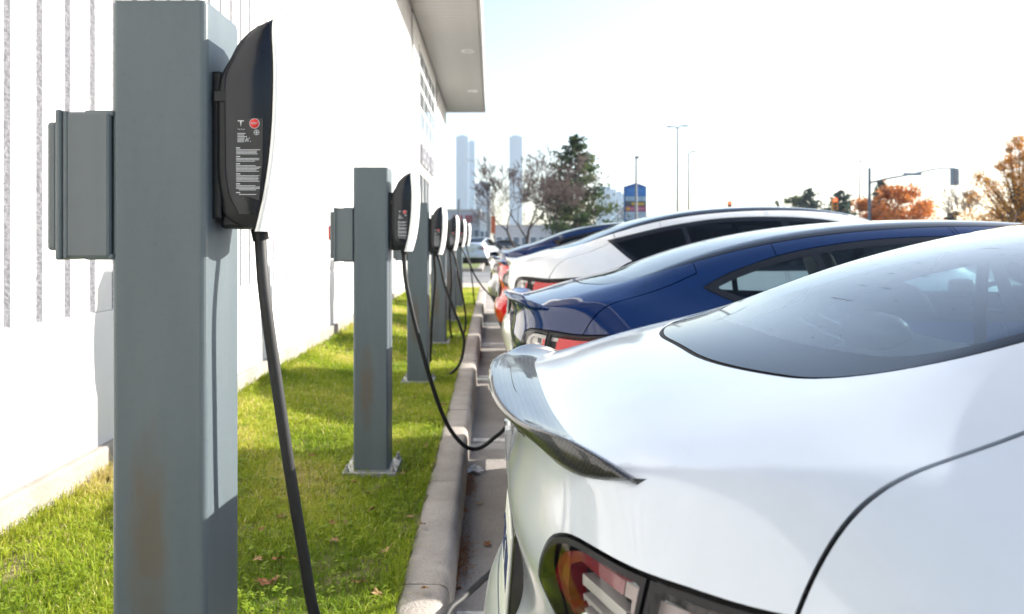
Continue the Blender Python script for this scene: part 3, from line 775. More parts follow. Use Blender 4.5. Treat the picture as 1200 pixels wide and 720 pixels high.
# roof slab, soffit boards, fascia
XO = -.277; Y0 = -8; YR = 31.5
mb = MB(); mb.box(L((WX + XO) / 2 - 5, (Y0 + YR) / 2, 6.60), (XO - WX + 10, YR - Y0, .74)); mb.build('roof', m_fasc, bld)
bd = MB(); bd.box((0, 0, 0), (XO - WX - .05, .235, .03), bev=.006); bmesh_ = bd.mesh('soffit_board', m_soff)
for k in range(62):
    o = link_mesh('soffit_board', bmesh_, bld); o.location = L((WX + XO) / 2 - .01, 15.9 + .25 * k, 6.20)
mb = MB(); mb.box(L((WX + XO) / 2 - .01, (Y0 + 15.7) / 2, 6.20), (XO - WX - .05, 15.7 - Y0, .03)); mb.build('soffit', m_soff, bld)
mb = MB(); mb.box(L(XO + .02, (Y0 + YR) / 2, 6.58), (.05, YR - Y0, .83), bev=.008); mb.box(L((WX + XO) / 2 - 4, YR + .03, 6.58), (XO - WX + 8, .05, .83), bev=.008); mb.build('fascia', m_fasc, bld)
m_lampglass = simple('lamp_glass', (.75, .72, .66), .3, var=0)
for yy in (21.4, 27.1):
    f = MB(); fn = lambda x, y, h: Vector(L(-.66 + x, yy + y, 6.184 - h)); f.lathe([(.135, -.02), (.135, .02), (.185, .016), (.19, .0)], fn, 20); fo = f.build('soffit_light', m_wframe, bld)
    f = MB(); f.lathe([(.001, -.004), (.13, -.004)], fn, 20); f.build('lamp_glass', m_lampglass, fo)
# tall grid window over the entrance
wf = MB(); zs_ = [3.86, 4.33, 4.80, 5.27, 5.73]; ys_ = [19.04 + 1.24 * i for i in range(5)]
for z in zs_: wf.box(L(WX + .012, 21.52, z), (.05, 5.06, .07))
for yv in ys_:
    for z0, z1 in zip(zs_[:-1], zs_[1:]): wf.box(L(WX + .012, yv, (z0 + z1) / 2), (.045, .07, z1 - z0 - .072))
wfo = wf.build('window', m_wframe, bld)
pn = MB(); pn.box((0, 0, 0), (.02, 1.16, .395)); pme = pn.mesh('pane', m_winglass)
for z0 in zs_[:-1]:
    for yv in ys_[:-1]:
        o = link_mesh('pane', pme, wfo); o.location = L(WX + .008, yv + .62, z0 + .235)
# sign letters (too blurred to read in the photo) and the entrance
yy = 19.3
sgn = bpy.data.objects.new('wall_sign', None); COL.objects.link(sgn); sgn.parent = bld
for k, ch in enumerate('xxxxx  xxx'):
    wdt = .36
    if ch == ' ': yy += .2; continue
    lb = MB()
    lb.box(L(WX + .05, yy + .05, 3.28), (.07, .08, .48)); lb.box(L(WX + .05, yy + wdt - .06, 3.28), (.07, .08, .48))
    if k % 2: lb.box(L(WX + .051, yy + wdt / 2, 3.28), (.07, wdt - .2, .09))
    else: lb.box(L(WX + .051, yy + wdt / 2, 3.475), (.07, wdt - .2, .09)); lb.box(L(WX + .051, yy + wdt / 2, 3.08), (.07, wdt - .2, .09))
    lb.build('letter', m_letter, sgn); yy += wdt + .11
dr = MB(); dr.box(L(WX - .06, 20.6, 1.3), (.03, 3.25, 3.0)); dob = dr.build('doorway', m_doorway, bld)
dp = MB()
for yv in (19.05, 20.1, 21.15, 22.15): dp.box(L(WX - .02, yv, 1.3), (.08, .08, 2.98))
dp.build('door_frame', m_wframe, dob)

# fallen leaves, litter in the gutter
m_leaf = simple('dry_leaf', (.22, .09, .035), .8, var=.5, vs=60); m_leaf2 = simple('dry_leaf_pale', (.34, .20, .09), .8, var=.4, vs=60)
def leaf_mesh(name, mat, s):
    mb = MB(); n = 9
    out = [(math.cos(a) * (1 + .28 * math.cos(5 * a)), math.sin(a) * (1 + .28 * math.cos(5 * a))) for a in [2 * math.pi * i / 20 for i in range(20)]]
    vs = [(0, 0, .002)] + [(x * s, y * s * .8, .25 * s * (x * x) + random.uniform(-.1, .2) * s) for x, y in out]
    mb.add(vs, [(0, 1 + i, 1 + (i + 1) % 20) for i in range(20)]); mb.tube([(0, 0, 0), (-s * 1.1, 0, .1 * s), (-s * 1.8, .2 * s, .0)], s * .05, 4)
    return mb.mesh(name, mat)
LM = [leaf_mesh('fallen_leaf', m_leaf, .022), leaf_mesh('fallen_leaf', m_leaf2, .020), leaf_mesh('fallen_leaf', m_leaf, .016)]
LEAVES = [(500, 527, 'g'), (440, 545, 'g'), (432, 584, 'g'), (486, 470, 'g'), (470, 560, 'g'), (300, 560, 'g'), (330, 612, 'g'), (392, 640, 'g'), (345, 500, 'g'), (420, 690, 'g'), (452, 652, 'g'),
          (470, 398, 'g'), (500, 410, 'g'), (478, 612, 'g'), (356, 560, 'g'), (310, 690, 'g'), (388, 470, 'g'), (466, 523, 'g'), (520, 478, 'g'), (60, 668, 'g'), (95, 640, 'g'), (40, 700, 'g'),
          (537, 662, 'a'), (543, 645, 'a'), (549, 575, 'a'), (553, 560, 'a'), (546, 600, 'a'), (571, 640, 'a'), (562, 592, 'a'), (538, 690, 'a'), (560, 420, 'a'), (564, 412, 'a')]
rl_ = random.Random(12)
LEAVES += [(rl_.uniform(290, 500), rl_.uniform(440, 712), 'g') for _ in range(26)]
for i, (u, v, k) in enumerate(LEAVES):
    h = CAMZ if k == 'g' else CAMZ - ASPH; yv = h * FPX / (v - HOR)
    o = link_mesh('fallen_leaf', LM[i % 3]); p = at(u, v, yv); o.location = (p.x, p.y, p.z + (.022 if k == 'g' else .006)); o.rotation_euler = (random.uniform(-.4, .4), random.uniform(-.4, .4), random.uniform(0, 6.28))
    zone = 'in the front of the lawn' if p.y < 3.3 else 'between the first two posts' if p.y < 4.5 else 'beyond the second post'
    side = 'near the kerb' if p.x > -.5 else 'by the posts' if p.x > -.85 else 'near the wall'
    tag(o, '%s on the grass %s, %s' % (('reddish brown fallen leaf', 'pale tan fallen leaf', 'small reddish brown leaf')[i % 3], zone, side) if k == 'g' else '%s on the asphalt beside the kerb, %s' % (('reddish brown fallen leaf', 'pale tan fallen leaf', 'small reddish brown leaf')[i % 3], 'near the front' if p.y < 4.2 else 'well beyond the white wrapper') if p.y < 4.2 or p.y > 5.6 else 'dry brown fallen leaf lying on the asphalt beside the kerb', 'leaf', 'fallen leaves on the lawn' if k == 'g' else 'fallen leaves along the kerb')
# crumbs of leaf litter against the kerb face
def litter():
    P, T = [], []
    for (uc, vc, n, sx, sy) in ((538, 655, 1500, .03, .14), (549, 570, 700, .025, .12), (560, 418, 900, .03, .3), (545, 610, 200, .02, .3)):
        yc = (CAMZ - ASPH) * FPX / (vc - HOR); xc = (uc - VPU) * yc / FPX
        for k in range(n):
            x = max(-.138, xc + random.gauss(0, sx)); y_ = yc + random.gauss(0, sy); a = random.uniform(0, 6.28); s = random.uniform(.002, .007); z = ASPH + random.uniform(.002, .012)
            b = len(P); P += [(x + s * math.cos(a + q), y_ + s * math.sin(a + q), z + random.uniform(-.002, .004)) for q in (0, 1.9, 3.4)]; T.append([b, b + 1, b + 2])
    me = np_mesh('leaf_litter', np.array(P), np.array(T), m_leaf, None, False); o = link_mesh('leaf_litter', me); o['kind'] = 'stuff'
litter()
mb = MB(); p = at(556, 554, (CAMZ - ASPH) * FPX / (554 - HOR))
for k in range(7):
    a = k * .9; superquad_pts = None
    mb.box((p.x + .03 * math.cos(a) - .0, p.y + .045 * math.sin(a), ASPH + .014 + .006 * (k % 3)), (.05, .035, .004), M=Matrix.Rotation(a, 3, 'Z') @ Matrix.Rotation(.5 * math.sin(3 * a), 3, 'X'))
o = mb.build('crumpled_wrapper', simple('wrapper', (.62, .62, .64), .5, var=.15)); tag(o, 'crumpled white wrapper lying on asphalt next to the kerb', 'litter')
# ================================================================== CHARGING POSTS
m_post, nt, b = mat_new('post_grey_paint'); sset(b, rough=.42, metal=.0, coat=.0, spec=.3)
base = noise_col(nt, None, (.088, .110, .121), (.115, .140, .152), 2.2, 6, .3, .7, stretch=(3, 3, .5))
fine = noise_col(nt, None, (.80, .80, .80), (1, 1, 1), 70, 3, .25, .45)
mx = nt.nodes.new('ShaderNodeMixRGB'); mx.blend_type = 'MULTIPLY'; mx.inputs[0].default_value = .5
nt.links.new(base, mx.inputs[1]); nt.links.new(fine, mx.inputs[2])
# rust bloom low on the front face
tc = nt.nodes.new('ShaderNodeTexCoord'); sep = nt.nodes.new('ShaderNodeSeparateXYZ'); nt.links.new(tc.outputs['Object'], sep.inputs[0])
def mnode(op, a, b_=None, c=None):
    n = nt.nodes.new('ShaderNodeMath'); n.operation = op
    for i, v in enumerate((a, b_, c)):
        if v is None: continue
        if isinstance(v, (int, float)): n.inputs[i].default_value = v
        else: nt.links.new(v, n.inputs[i])
    return n.outputs[0]
oi = nt.nodes.new('ShaderNodeObjectInfo')
zc = mnode('MULTIPLY_ADD', oi.outputs['Random'], .35, .32)
dz = mnode('DIVIDE', mnode('SUBTRACT', sep.outputs['Z'], zc), .20); dx = mnode('DIVIDE', mnode('ADD', sep.outputs['X'], .02), .035)
rr = mnode('ADD', mnode('MULTIPLY', dz, dz), mnode('MULTIPLY', dx, dx)); fall = mnode('POWER', 2.718, mnode('MULTIPLY', rr, -1.0))
nz = nt.nodes.new('ShaderNodeTexNoise'); nz.inputs['Scale'].default_value = 38; nz.inputs['Detail'].default_value = 8
mp = nt.nodes.new('ShaderNodeMapping'); mp.inputs['Scale'].default_value = (1, 1, .35); nt.links.new(tc.outputs['Object'], mp.inputs[0]); nt.links.new(mp.outputs[0], nz.inputs['Vector'])
rust = mnode('MULTIPLY', fall, mnode('MULTIPLY', nz.outputs['Fac'], 1.35)); rust = mnode('MINIMUM', mnode('MAXIMUM', mnode('MULTIPLY_ADD', rust, 1.5, -.18), 0.0), .62)
mx2 = nt.nodes.new('ShaderNodeMixRGB'); nt.links.new(rust, mx2.inputs[0]); nt.links.new(mx.outputs[0], mx2.inputs[1]); mx2.inputs[2].default_value = (.115, .085, .055, 1)
nt.links.new(mx2.outputs[0], b.inputs['Base Color']); bump(nt, b, 90, .05, .003)
m_box = simple('box_grey_plastic', (.088, .108, .116), .45, var=.06, vs=5, coat=.15)
m_galv = simple('galvanised_plate', (.36, .36, .37), .45, .5, var=.2, vs=30)
m_blackp = simple('charger_black_plastic', (.010, .011, .014), .45, var=.08, vs=40, spec=.3, bmp=(300, .05, .002))
m_blackg = simple('charger_black_gloss', (.006, .008, .014), .25, var=.05, vs=20, spec=.35)
m_whitef = simple('charger_white_face', (.82, .82, .81), .15, var=.0, coat=.6)
m_label = simple('label_black', (.013, .013, .015), .5, var=.0)
m_print = simple('label_print', (.55, .56, .58), .6, var=.0)
m_red = simple('reset_red', (.62, .02, .02), .4, var=.0)
m_cable = simple('cable_rubber', (.014, .014, .015), .62, var=.1, vs=40)
m_redbox = simple('switch_red', (.55, .035, .03), .4, var=.1)

def text_mesh(name, s, size, mat, depth=.0004):
    cu = bpy.data.curves.new(name, 'FONT'); cu.body = s; cu.size = size; cu.align_x = 'CENTER'; cu.align_y = 'CENTER'; cu.extrude = depth; cu.resolution_u = 3
    o = bpy.data.objects.new(name, cu); COL.objects.link(o); dg = bpy.context.evaluated_depsgraph_get()
    me = bpy.data.meshes.new_from_object(o.evaluated_get(dg)); bpy.data.objects.remove(o); bpy.data.curves.remove(cu)
    me.materials.clear(); me.materials.append(mat); me.name = name; return me
PX, PW, PD = -.627, .180, .200
POST_H = [1.665, 1.594, 1.537, 1.525, 1.535, 1.53]
DZ = [0, -.072, -.132, -.128, -.104, -.104]
ORD = ['nearest the camera', 'second from the camera', 'third from the camera', 'fourth from the camera', 'fifth from the camera', 'farthest from the camera']

def rr_poly(w, d, r, n=5):
    out = []
    for cx, cy, a0 in ((w / 2 - r, d / 2 - r, 0), (-w / 2 + r, d / 2 - r, 90), (-w / 2 + r, -d / 2 + r, 180), (w / 2 - r, -d / 2 + r, 270)):
        for i in range(n + 1):
            a = math.radians(a0 + 90 * i / n); out.append((cx + r * math.cos(a), cy + r * math.sin(a)))
    return out
def make_post(h):
    t = thing('charging_post', 'post', 'post', group='grey charging posts along the kerb')
    mb = MB(); mb.prism(rr_poly(PW, PD, .013), lambda p, q, z: Vector((p, q, z)), 0.0, h - .006); mb.prism(rr_poly(PW - .004, PD - .004, .012), lambda p, q, z: Vector((p, q, z)), h - .006, h)
    mb.build('shaft', m_post, t)
    mb = MB(); mb.box((.0, .0, .016), (.275, .30, .020), bev=.003); mb.box((0, 0, -.03), (.29, .315, .07), mi=0); pl = mb.build('base_plate', m_galv, t)
    for sx in (-1, 1):
        for sy in (-1, 1):
            bb = MB(); c = (sx * .118, sy * .128); bb.cyl((c[0], c[1], .026), (c[0], c[1], .058), .007, 8); bb.cyl((c[0], c[1], .026), (c[0], c[1], .030), .017, 14); bb.cyl((c[0], c[1], .030), (c[0], c[1], .043), .013, 6); bb.build('anchor_bolt', m_galv, pl)
    return t
# side profile of the wall charger: for each height the back edge, the front edge (x) and half width, measured off the photo
PB = Spline([(1.236, .062), (1.25, .030), (1.275, .018), (1.32, .012), (1.40, .010), (1.50, .012), (1.535, .020), (1.56, .034), (1.59, .048), (1.61, .064), (1.63, .087), (1.645, .116)])
PF = Spline([(1.236, .088), (1.28, .100), (1.34, .112), (1.42, .121), (1.50, .1245), (1.56, .1235), (1.60, .120), (1.63, .1175), (1.645, .1165)])
PHW = Spline([(1.236, .066), (1.28, .072), (1.40, .077), (1.50, .078), (1.56, .075), (1.60, .069), (1.63, .058), (1.645, .046)])
def make_unit():
    t = thing('wall_charger', 'charger', 'charger')
    X0 = PX + PW / 2
    # moulded black body: cross-sections stacked up
    nz = 44; zs = [1.236 + (1.645 - 1.236) * (1 - (1 - i / nz) ** 1.15) for i in range(nz + 1)]
    body = MB(); face = MB(); rows = []; frow = []
    for z in zs:
        b0, f0, w = float(PB(z)), float(PF(z)), float(PHW(z)); b0 = min(b0, f0 - .0012); r = min(.010, (f0 - b0) * .4)
        pts = rr_poly(f0 - b0, 2 * w, r, 3); rows.append([(X0 + (b0 + f0) / 2 + p, q, z) for p, q in pts])
        # white face: bows forward, thin rounded lip at each side
        sec = [(f0 - .004, -w - .003), (f0 + .002, -w - .0042), (f0 + .0065, -w - .001)]
        for k in range(1, 10):
            q = -1 + 2 * k / 10; sec.append((f0 + .0065 + .028 * (1 - q * q) * min(1, (1.66 - z) / .05), q * (w + .001)))
        sec += [(f0 + .0065, w + .001), (f0 + .002, w + .0042), (f0 - .004, w + .003)]
        frow.append([(X0 + p, q, z - .0 if z < 1.64 else z + .002) for p, q in sec])
    # the face hangs a little below the body in a beak
    def stack(mb, rows, mi=0, closed=True):
        k = len(rows[0]); n = len(rows)
        rng = range(k) if closed else range(k - 1)
        mb.add([p for r in rows for p in r], [(i * k + j, i * k + (j + 1) % k, (i + 1) * k + (j + 1) % k, (i + 1) * k + j) for i in range(n - 1) for j in rng], mi, True)
        mb.add(rows[0], [list(range(k))], mi); mb.add(rows[-1], [list(range(k))], mi)
    stack(body, rows); bo = body.build('body', m_blackp, t)
    low = [[(p[0] + .012 + .006, p[1] * .9, 1.226) for p in frow[0]]]; 
    stack(face, [[(p[0] - .003, p[1] * .985, 1.229) for p in frow[0]]] + frow, 0, True); face.build('face_plate', m_whitef, t)
    # back plate and its strap seam, gland at the foot
    mb = MB(); mb.box((X0 + .008, 0, 1.395), (.020, .135, .285), bev=.004); mb.build('back_plate', m_blackp, t)
    mb = MB(); mb.box((X0 + .022, -.0785, 1.487), (.030, .004, .020), bev=.001); mb.build('latch', m_blackp, bo)
    mb = MB(); mb.box((X0 + .035, 0, 1.252), (.05, .11, .035), bev=.008); mb.cyl((X0 + .070, 0, 1.236), (X0 + .075, 0, 1.212), .016, 14); mb.build('cable_gland', m_blackp, t)
    # raised glossy side panel on both flanks, with the rating label on the near one
    for sgn in (-1, 1):
        zz = [1.262 + (1.632 - 1.262) * i / 30 for i in range(31)]; pan = MB(); R_ = []
        for z in zz:
            b0, f0, w = float(PB(z)), float(PF(z)), float(PHW(z)); fr = (z - 1.262) / .37
            xb = max(b0 + .013, .030 + .012 * max(0, (1.34 - z) / .08)); xf = f0 - .010
            if z < 1.30: xb = max(xb, .034 + (1.30 - z) * .55)
            if xb > xf - .002: xb = xf - .002
            R_.append([(X0 + xb - .004, sgn * (w - .001), z), (X0 + xb, sgn * (w + .0028), z), (X0 + (xb + xf) / 2, sgn * (w + .0018), z), (X0 + xf, sgn * (w + .0028), z), (X0 + xf + .003, sgn * (w - .001), z)])
        k = 5; pan.add([p for r in R_ for p in r], [(i * k + j, i * k + j + 1, (i + 1) * k + j + 1, (i + 1) * k + j) for i in range(30) for j in range(4)], 0, True)
        pan.build('side_panel', m_blackg, t)
    yl = -.0812
    lab = MB(); lz0, lz1 = 1.293, 1.4445; poly = [(.047, lz1), (.101, lz1), (.1005, 1.36), (.0935, 1.288), (.052, 1.302)]
    lab.prism(poly, lambda p, q, s: Vector((X0 + p, s, q)), yl - .0006, yl + .004); lo = lab.build('rating_label', m_label, t)
    pr = MB(); yp = yl - .0012
    def strip(x0, x1, z, h=.0012): pr.box((X0 + (x0 + x1) / 2, yp, z), (x1 - x0, .0007, h))
    rl = random.Random(4)
    for k in range(4): strip(.053, .064 + rl.uniform(0, .018), 1.4155 - .0030 * k)
    for i in range(5):
        for j in range(4):
            if rl.random() < .6: strip(.0675 + .0024 * i, .0690 + .0024 * i, 1.4005 + .0021 * j, .0016)
    for k in range(4): strip(.053, .0655, 1.3995 + .0024 * k, .0010)
    z = 1.388
    while z > 1.300:
        strip(.0505, .058, z, .0018); z -= .0036
        for k in range(rl.choice((3, 4, 5))):
            strip(.0505 if z > 1.31 else .056, .0975 - rl.uniform(0, .012) - max(0, (1.32 - z)) * .12, z, .0011); z -= .0026
            if z < 1.297: break
        z -= .0025
    pr.build('label_print', m_print, lo)
    em = MB(); zc, xc = 1.436, X0 + .0595
    poly = [(-.0065, .0035), (-.004, .0046), (.004, .0046), (.0065, .0035), (.0055, .0022), (.0025, .0030), (.0018, .0022), (0, -.007), (-.0018, .0022), (-.0025, .0030), (-.0055, .0022)]
    em.prism(poly, lambda p, q, s: Vector((xc + p, s, zc + q)), yp - .0006, yp + .001); em.build('badge', m_print, lo)
    tm = text_mesh('maker_lettering', 'T E S L A', .0036, m_print); o = link_mesh('maker_lettering', tm, lo); o.location = (xc + .0005, yp, 1.4232); o.rotation_euler = (math.pi / 2, 0, 0)
    rd = MB(); rc = (X0 + .0855, 1.4345); rd.lathe([(.001, .0012), (.0083, .0012), (.0086, 0)], lambda x, y, h: Vector((rc[0] + x, yp - h, rc[1] + y)), 28); ro = rd.build('reset_button', m_red, lo)
    rg = MB(); rg.lathe([(.0086, 0), (.0090, .001), (.0096, .001), (.0098, 0)], lambda x, y, h: Vector((rc[0] + x, yp - h, rc[1] + y)), 28); rg.build('label_print', m_print, lo)
    tm = text_mesh('reset_lettering', 'RESET', .0046, m_print); o = link_mesh('reset_lettering', tm, lo); o.location = (rc[0], yp - .0016, rc[1]); o.rotation_euler = (math.pi / 2, 0, 0)
    cm = MB(); cm.lathe([(.0042, .0004), (.0052, .0004)], lambda x, y, h: Vector((rc[0] + .004 + x, yp - h, 1.4175 + y)), 16); cm.box((rc[0] + .004, yp, 1.4175), (.0014, .0007, .006)); cm.box((rc[0] + .004, yp, 1.4175), (.005, .0007, .0014)); cm.build('label_print', m_print, lo)
    return t
def make_box(red):
    t = thing('junction_box', 'box', 'box')
    xr = PX - PW / 2 - .0
    zc = 1.316; h = .268
    mb = MB(); mb.box((xr - .045, 0, zc), (.090, .212, h + .008), bev=.006); mb.build('case', m_box, t)
    mb = MB(); mb.box((xr - .094, 0, zc), (.012, .224, h + .014), bev=.004); mb.box((xr - .083, 0, zc), (.010, .216, h + .010), bev=.003); mb.build('flange', m_box, t)
    mb = MB(); mb.box((xr - .110, 0, zc - .002), (.020, .205, h - .026), bev=.006); mb.box((xr - .104, 0, zc + h / 2 - .012), (.016, .05, .016), bev=.003); mb.box((xr - .104, 0, zc - h / 2 + .010), (.016, .05, .016), bev=.003); mb.build('cover', m_box, t)
    for s in (-1, 1):
        mb = MB(); mb.box((xr - .022, -.088, zc + s * (h / 2 + .001)), (.055, .03, .012), bev=.004); mb.build('mounting_lug', m_box, t)
    if red:
        mb = MB(); mb.box((xr - .128, -.03, zc + .01), (.022, .045, .075), bev=.004); mb.build('switch_lever', m_redbox, t)
    return t
def cable_curve(pts, n=10):
    P = [Vector(p) for p in pts]; out = []
    for i in range(len(P) - 1):
        a, b, c, d = P[max(i - 1, 0)], P[i], P[i + 1], P[min(i + 2, len(P) - 1)]
        for j in range(n):
            t = j / n; out.append(.5 * ((2 * b) + (c - a) * t + (2 * a - 5 * b + 4 * c - d) * t * t + (3 * b - a - 3 * c + d) * t ** 3))
    out.append(P[-1]); return out
unit0 = make_unit(); box0, box1 = make_box(False), make_box(True)
for i in range(6):
    yc = 1.543 + 2.7 * i + PD / 2
    p = make_post(POST_H[i]); p.location = (PX, yc, 0)
    p['label'] = ['tall grey square steel post nearest the camera with rust at its foot', 'grey square steel post on a bolted plate, second from the camera', 'third grey square steel post from the camera, standing in the lawn', 'fourth grey square steel post from the camera', 'fifth grey square steel post from the camera', 'farthest grey square steel post at the end of the row'][i]
    u = unit0 if i == 0 else copy_tree(unit0); u.location = (0, yc, DZ[i])
    u['label'] = 'black and white wall charger on the %s post' % ['nearest grey', 'second grey', 'third grey', 'fourth grey', 'fifth grey', 'farthest grey'][i]; u['group'] = 'wall chargers on the posts'; u['category'] = 'charger'
    bx = (box1 if i == 1 else box0 if i == 0 else copy_tree(box0)); bx.location = (0, yc, DZ[i])
    bx['label'] = ['grey junction box on the back of the nearest post', 'grey junction box with a red lever on the second post', 'grey junction box on the back of the third post', 'grey junction box on the back of the fourth post', 'grey junction box on the back of the fifth post', 'grey junction box on the back of the farthest post'][i]; bx['group'] = 'junction boxes on the posts'; bx['category'] = 'junction box'
def out(i): return (PX + PW / 2 + .073, 1.543 + 2.7 * i + PD / 2, 1.222 + DZ[i])
def cable(pts, label, r=.0118, handle=False):
    mb = MB(); P = cable_curve(pts); mb.tube(P, r, 12)
    o = mb.build('charging_cable', m_cable); tag(o, label, 'cable', 'charging cables'); return o
def A(u, v, y): return tuple(at(u, v, y))
o0 = out(0)
cable([(o0[0], o0[1], o0[2] + .02), o0, A(310, 345, 1.62), A(323, 440, 1.63), A(340, 555, 1.65), A(355, 645, 1.68), A(371, 728, 1.72), (-.32, 1.80, .25), (-.24, 1.98, .06), (-.17, 2.3, -.04), A(522, 724, 2.62), A(541, 702, 2.74), A(562, 683, 2.86), (.12, 2.98, .12), (.42, 2.74, .58)], 'thick black charging cable hanging from the nearest wall charger', .0118)
o1 = out(1)
cable([(o1[0], o1[1], o1[2] + .02), o1, A(475, 325, 4.34), A(483, 366, 4.36), A(493, 405, 4.40), A(505, 447, 4.45), A(518, 484, 4.52), A(530, 507, 4.6), A(545, 523, 4.68), A(560, 526, 4.76), A(577, 515, 4.86), A(597, 493, 5.0), (.26, 5.20, .42), (.50, 5.34, .70)], 'black charging cable looping low from the second wall charger over the kerb', .0118)
o2 = out(2)
cable([(o2[0], o2[1], o2[2] + .02), o2, A(516, 310, 7.05), A(521, 333, 7.08), A(530, 358, 7.1), A(540, 385, 7.15), A(544, 400, 7.2), A(541, 420, 7.25), A(535, 432, 7.3), A(525, 440, 7.38)], 'black charging cable from the third wall charger drooping to the grass', .0125)
cable([(o2[0] - .03, o2[1] + .03, o2[2] + .02), (o2[0] - .03, o2[1] + .03, o2[2] - .03), A(510, 330, 7.2), A(506, 372, 7.3), A(505, 405, 7.4), A(504, 424, 7.45)], 'black cable hanging straight down behind the third wall charger', .0125)
o3 = out(3)
cable([(o3[0], o3[1], o3[2] + .02), o3, A(534, 305, 9.75), A(539, 333, 9.8), A(543, 352, 9.85), A(545.5, 370, 9.95), A(545, 386, 10.0), A(541, 400, 10.1)], 'black charging cable from the fourth wall charger drooping to the lawn', .0125)
cable([(o3[0] - .03, o3[1] + .03, o3[2] + .02), (o3[0] - .03, o3[1] + .03, o3[2] - .03), A(529, 325, 9.85), A(527, 365, 9.9), A(528, 388, 10.0), A(531, 402, 10.1)], 'black cable hanging straight down behind the fourth wall charger', .0125)
o4 = out(4)
cable([(o4[0], o4[1], o4[2] + .02), o4, A(548, 304, 12.45), A(556, 322, 12.5), A(566, 337, 12.5), A(578, 349, 12.4), A(590, 355, 12.2), (.3, 12.0, .42), (.45, 10.8, .75)], 'black charging cable from the fifth wall charger slung towards the red car', .0125)
o5 = out(5)
cable([(o5[0], o5[1], o5[2] + .02), o5, A(551, 310, 15.2), A(554, 335, 15.2), A(556, 355, 15.3), A(557, 361, 15.4)], 'black charging cable hanging from the farthest wall charger', .0125)
# ================================================================== PARKED CARS
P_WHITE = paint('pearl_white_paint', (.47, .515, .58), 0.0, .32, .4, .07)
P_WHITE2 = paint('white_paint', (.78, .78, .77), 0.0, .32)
P_BLUE = paint('deep_blue_paint', (.001, .017, .085), .0, .30, .0)
P_RED = paint('bright_red_paint', (.55, .010, .014), .0, .30, .0)
P_SILVER = paint('silver_paint', (.36, .36, .37), .5, .32)
P_DARK = paint('dark_green_grey_paint', (.03, .045, .055), .2, .35)
P_PALE = paint('pale_blue_white_paint', (.56, .62, .72), .1, .32)
CM = dict(
    frit=simple('glass_black_border', (.008, .010, .014), .04, var=0, spec=.25), trim_gloss=simple('gloss_black_trim', (.012, .012, .014), .12, var=0),
    trim=simple('black_trim', (.02, .02, .021), .5, var=.05), seal=simple('rubber_seal', (.006, .006, .007), .7, var=0), liner=simple('cabin_liner', (.05, .05, .052), .8, var=.1),
    seat=simple('seat_dark', (.035, .035, .038), .6, var=.1), rubber=simple('tyre_rubber', (.022, .022, .023), .75, var=.1), rim=simple('wheel_grey', (.22, .22, .23), .35, .7, var=.05),
    dark_chrome=simple('dark_chrome', (.12, .12, .125), .25, .9, var=.05), chrome=simple('chrome', (.75, .75, .76), .08, 1.0, var=0), plate=simple('plate_white', (.70, .72, .68), .4, var=.05, vs=30), plate_blue=simple('plate_blue', (.02, .04, .13), .5, var=0),
    lamp_red=simple('lamp_red', (.17, .004, .012), .2, var=.05, coat=.5), lamp_pale=simple('lamp_pale', (.34, .30, .30), .25, var=.1, vs=60, coat=.5), lamp_chrome=simple('lamp_chrome', (.72, .72, .74), .38, .6, var=0),
    lamp_dark=simple('lamp_dark', (.022, .022, .024), .25, var=.1, coat=.3), lamp_black=simple('lamp_black', (.008, .008, .010), .35, var=0, spec=.25),
    glass_rear=glass_mat('rear_glass_tint', (.46, .60, .63), 0.0, 1.5), glass_roof=glass_mat('roof_glass_tint', (.06, .07, .075)), glass_side=glass_mat('side_glass_tint', (.66, .76, .76)),
    lens=glass_mat('lamp_lens_clear', (.86, .84, .84), 0, 1.3), paint=P_WHITE,
    lamp_rows=((.60, .755, 'lamp_chrome', .05), (.768, .815, 'lamp_pale', .03), (.850, .905, 'lamp_pale', .028), (.915, 1.02, 'lamp_black', .04), (1.03, 1.16, 'lamp_red', .02)))
m_carbon, nt, b = mat_new('carbon_weave'); sset(b, rough=.35, coat=.8, coatr=.02, spec=.25)
tc = nt.nodes.new('ShaderNodeTexCoord'); ck = nt.nodes.new('ShaderNodeTexChecker'); ck.inputs['Scale'].default_value = 260
ck.inputs['Color1'].default_value = (.006, .006, .007, 1); ck.inputs['Color2'].default_value = (.035, .036, .040, 1)
mp = nt.nodes.new('ShaderNodeMapping'); mp.inputs['Rotation'].default_value = (0, .3, .78); nt.links.new(tc.outputs['Object'], mp.inputs[0]); nt.links.new(mp.outputs[0], ck.inputs['Vector']); nt.links.new(ck.outputs[0], b.inputs['Base Color'])

BASE = build_car_mesh(.0135)
car_white = make_car(BASE, False, CM, 1.0, m_carbon)
GRP = 'cars parked nose out along the chargers'
PITCH = math.radians(1.2)
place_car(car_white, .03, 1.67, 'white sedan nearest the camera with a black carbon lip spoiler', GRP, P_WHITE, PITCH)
CMB = dict(CM); CMB['lamp_red'] = simple('lamp_red_bright', (.62, .012, .016), .25, var=.05, coat=.3); CMB['lamp_pale'] = simple('lamp_white', (.55, .53, .52), .25, var=.1, vs=60); CMB['lens'] = glass_mat('lamp_lens_car', (.93, .92, .92), 0, 1.25)
CMB['guide_in'] = CMB['lamp_pale']; CMB['lamp_rows'] = ((.58, .66, 'lamp_pale', .03), (.672, .735, 'lamp_chrome', .035), (.742, .775, 'lamp_pale', .02), (.780, .815, 'lamp_red', .008), (.850, .895, 'lamp_black', .03), (.90, 1.14, 'lamp_red', .010))
car_blue = make_car(BASE, False, CMB, 1.0, P_BLUE)
place_car(car_blue, .10, 4.37, 'deep blue sedan parked directly behind the nearest white car', GRP, P_BLUE, PITCH)
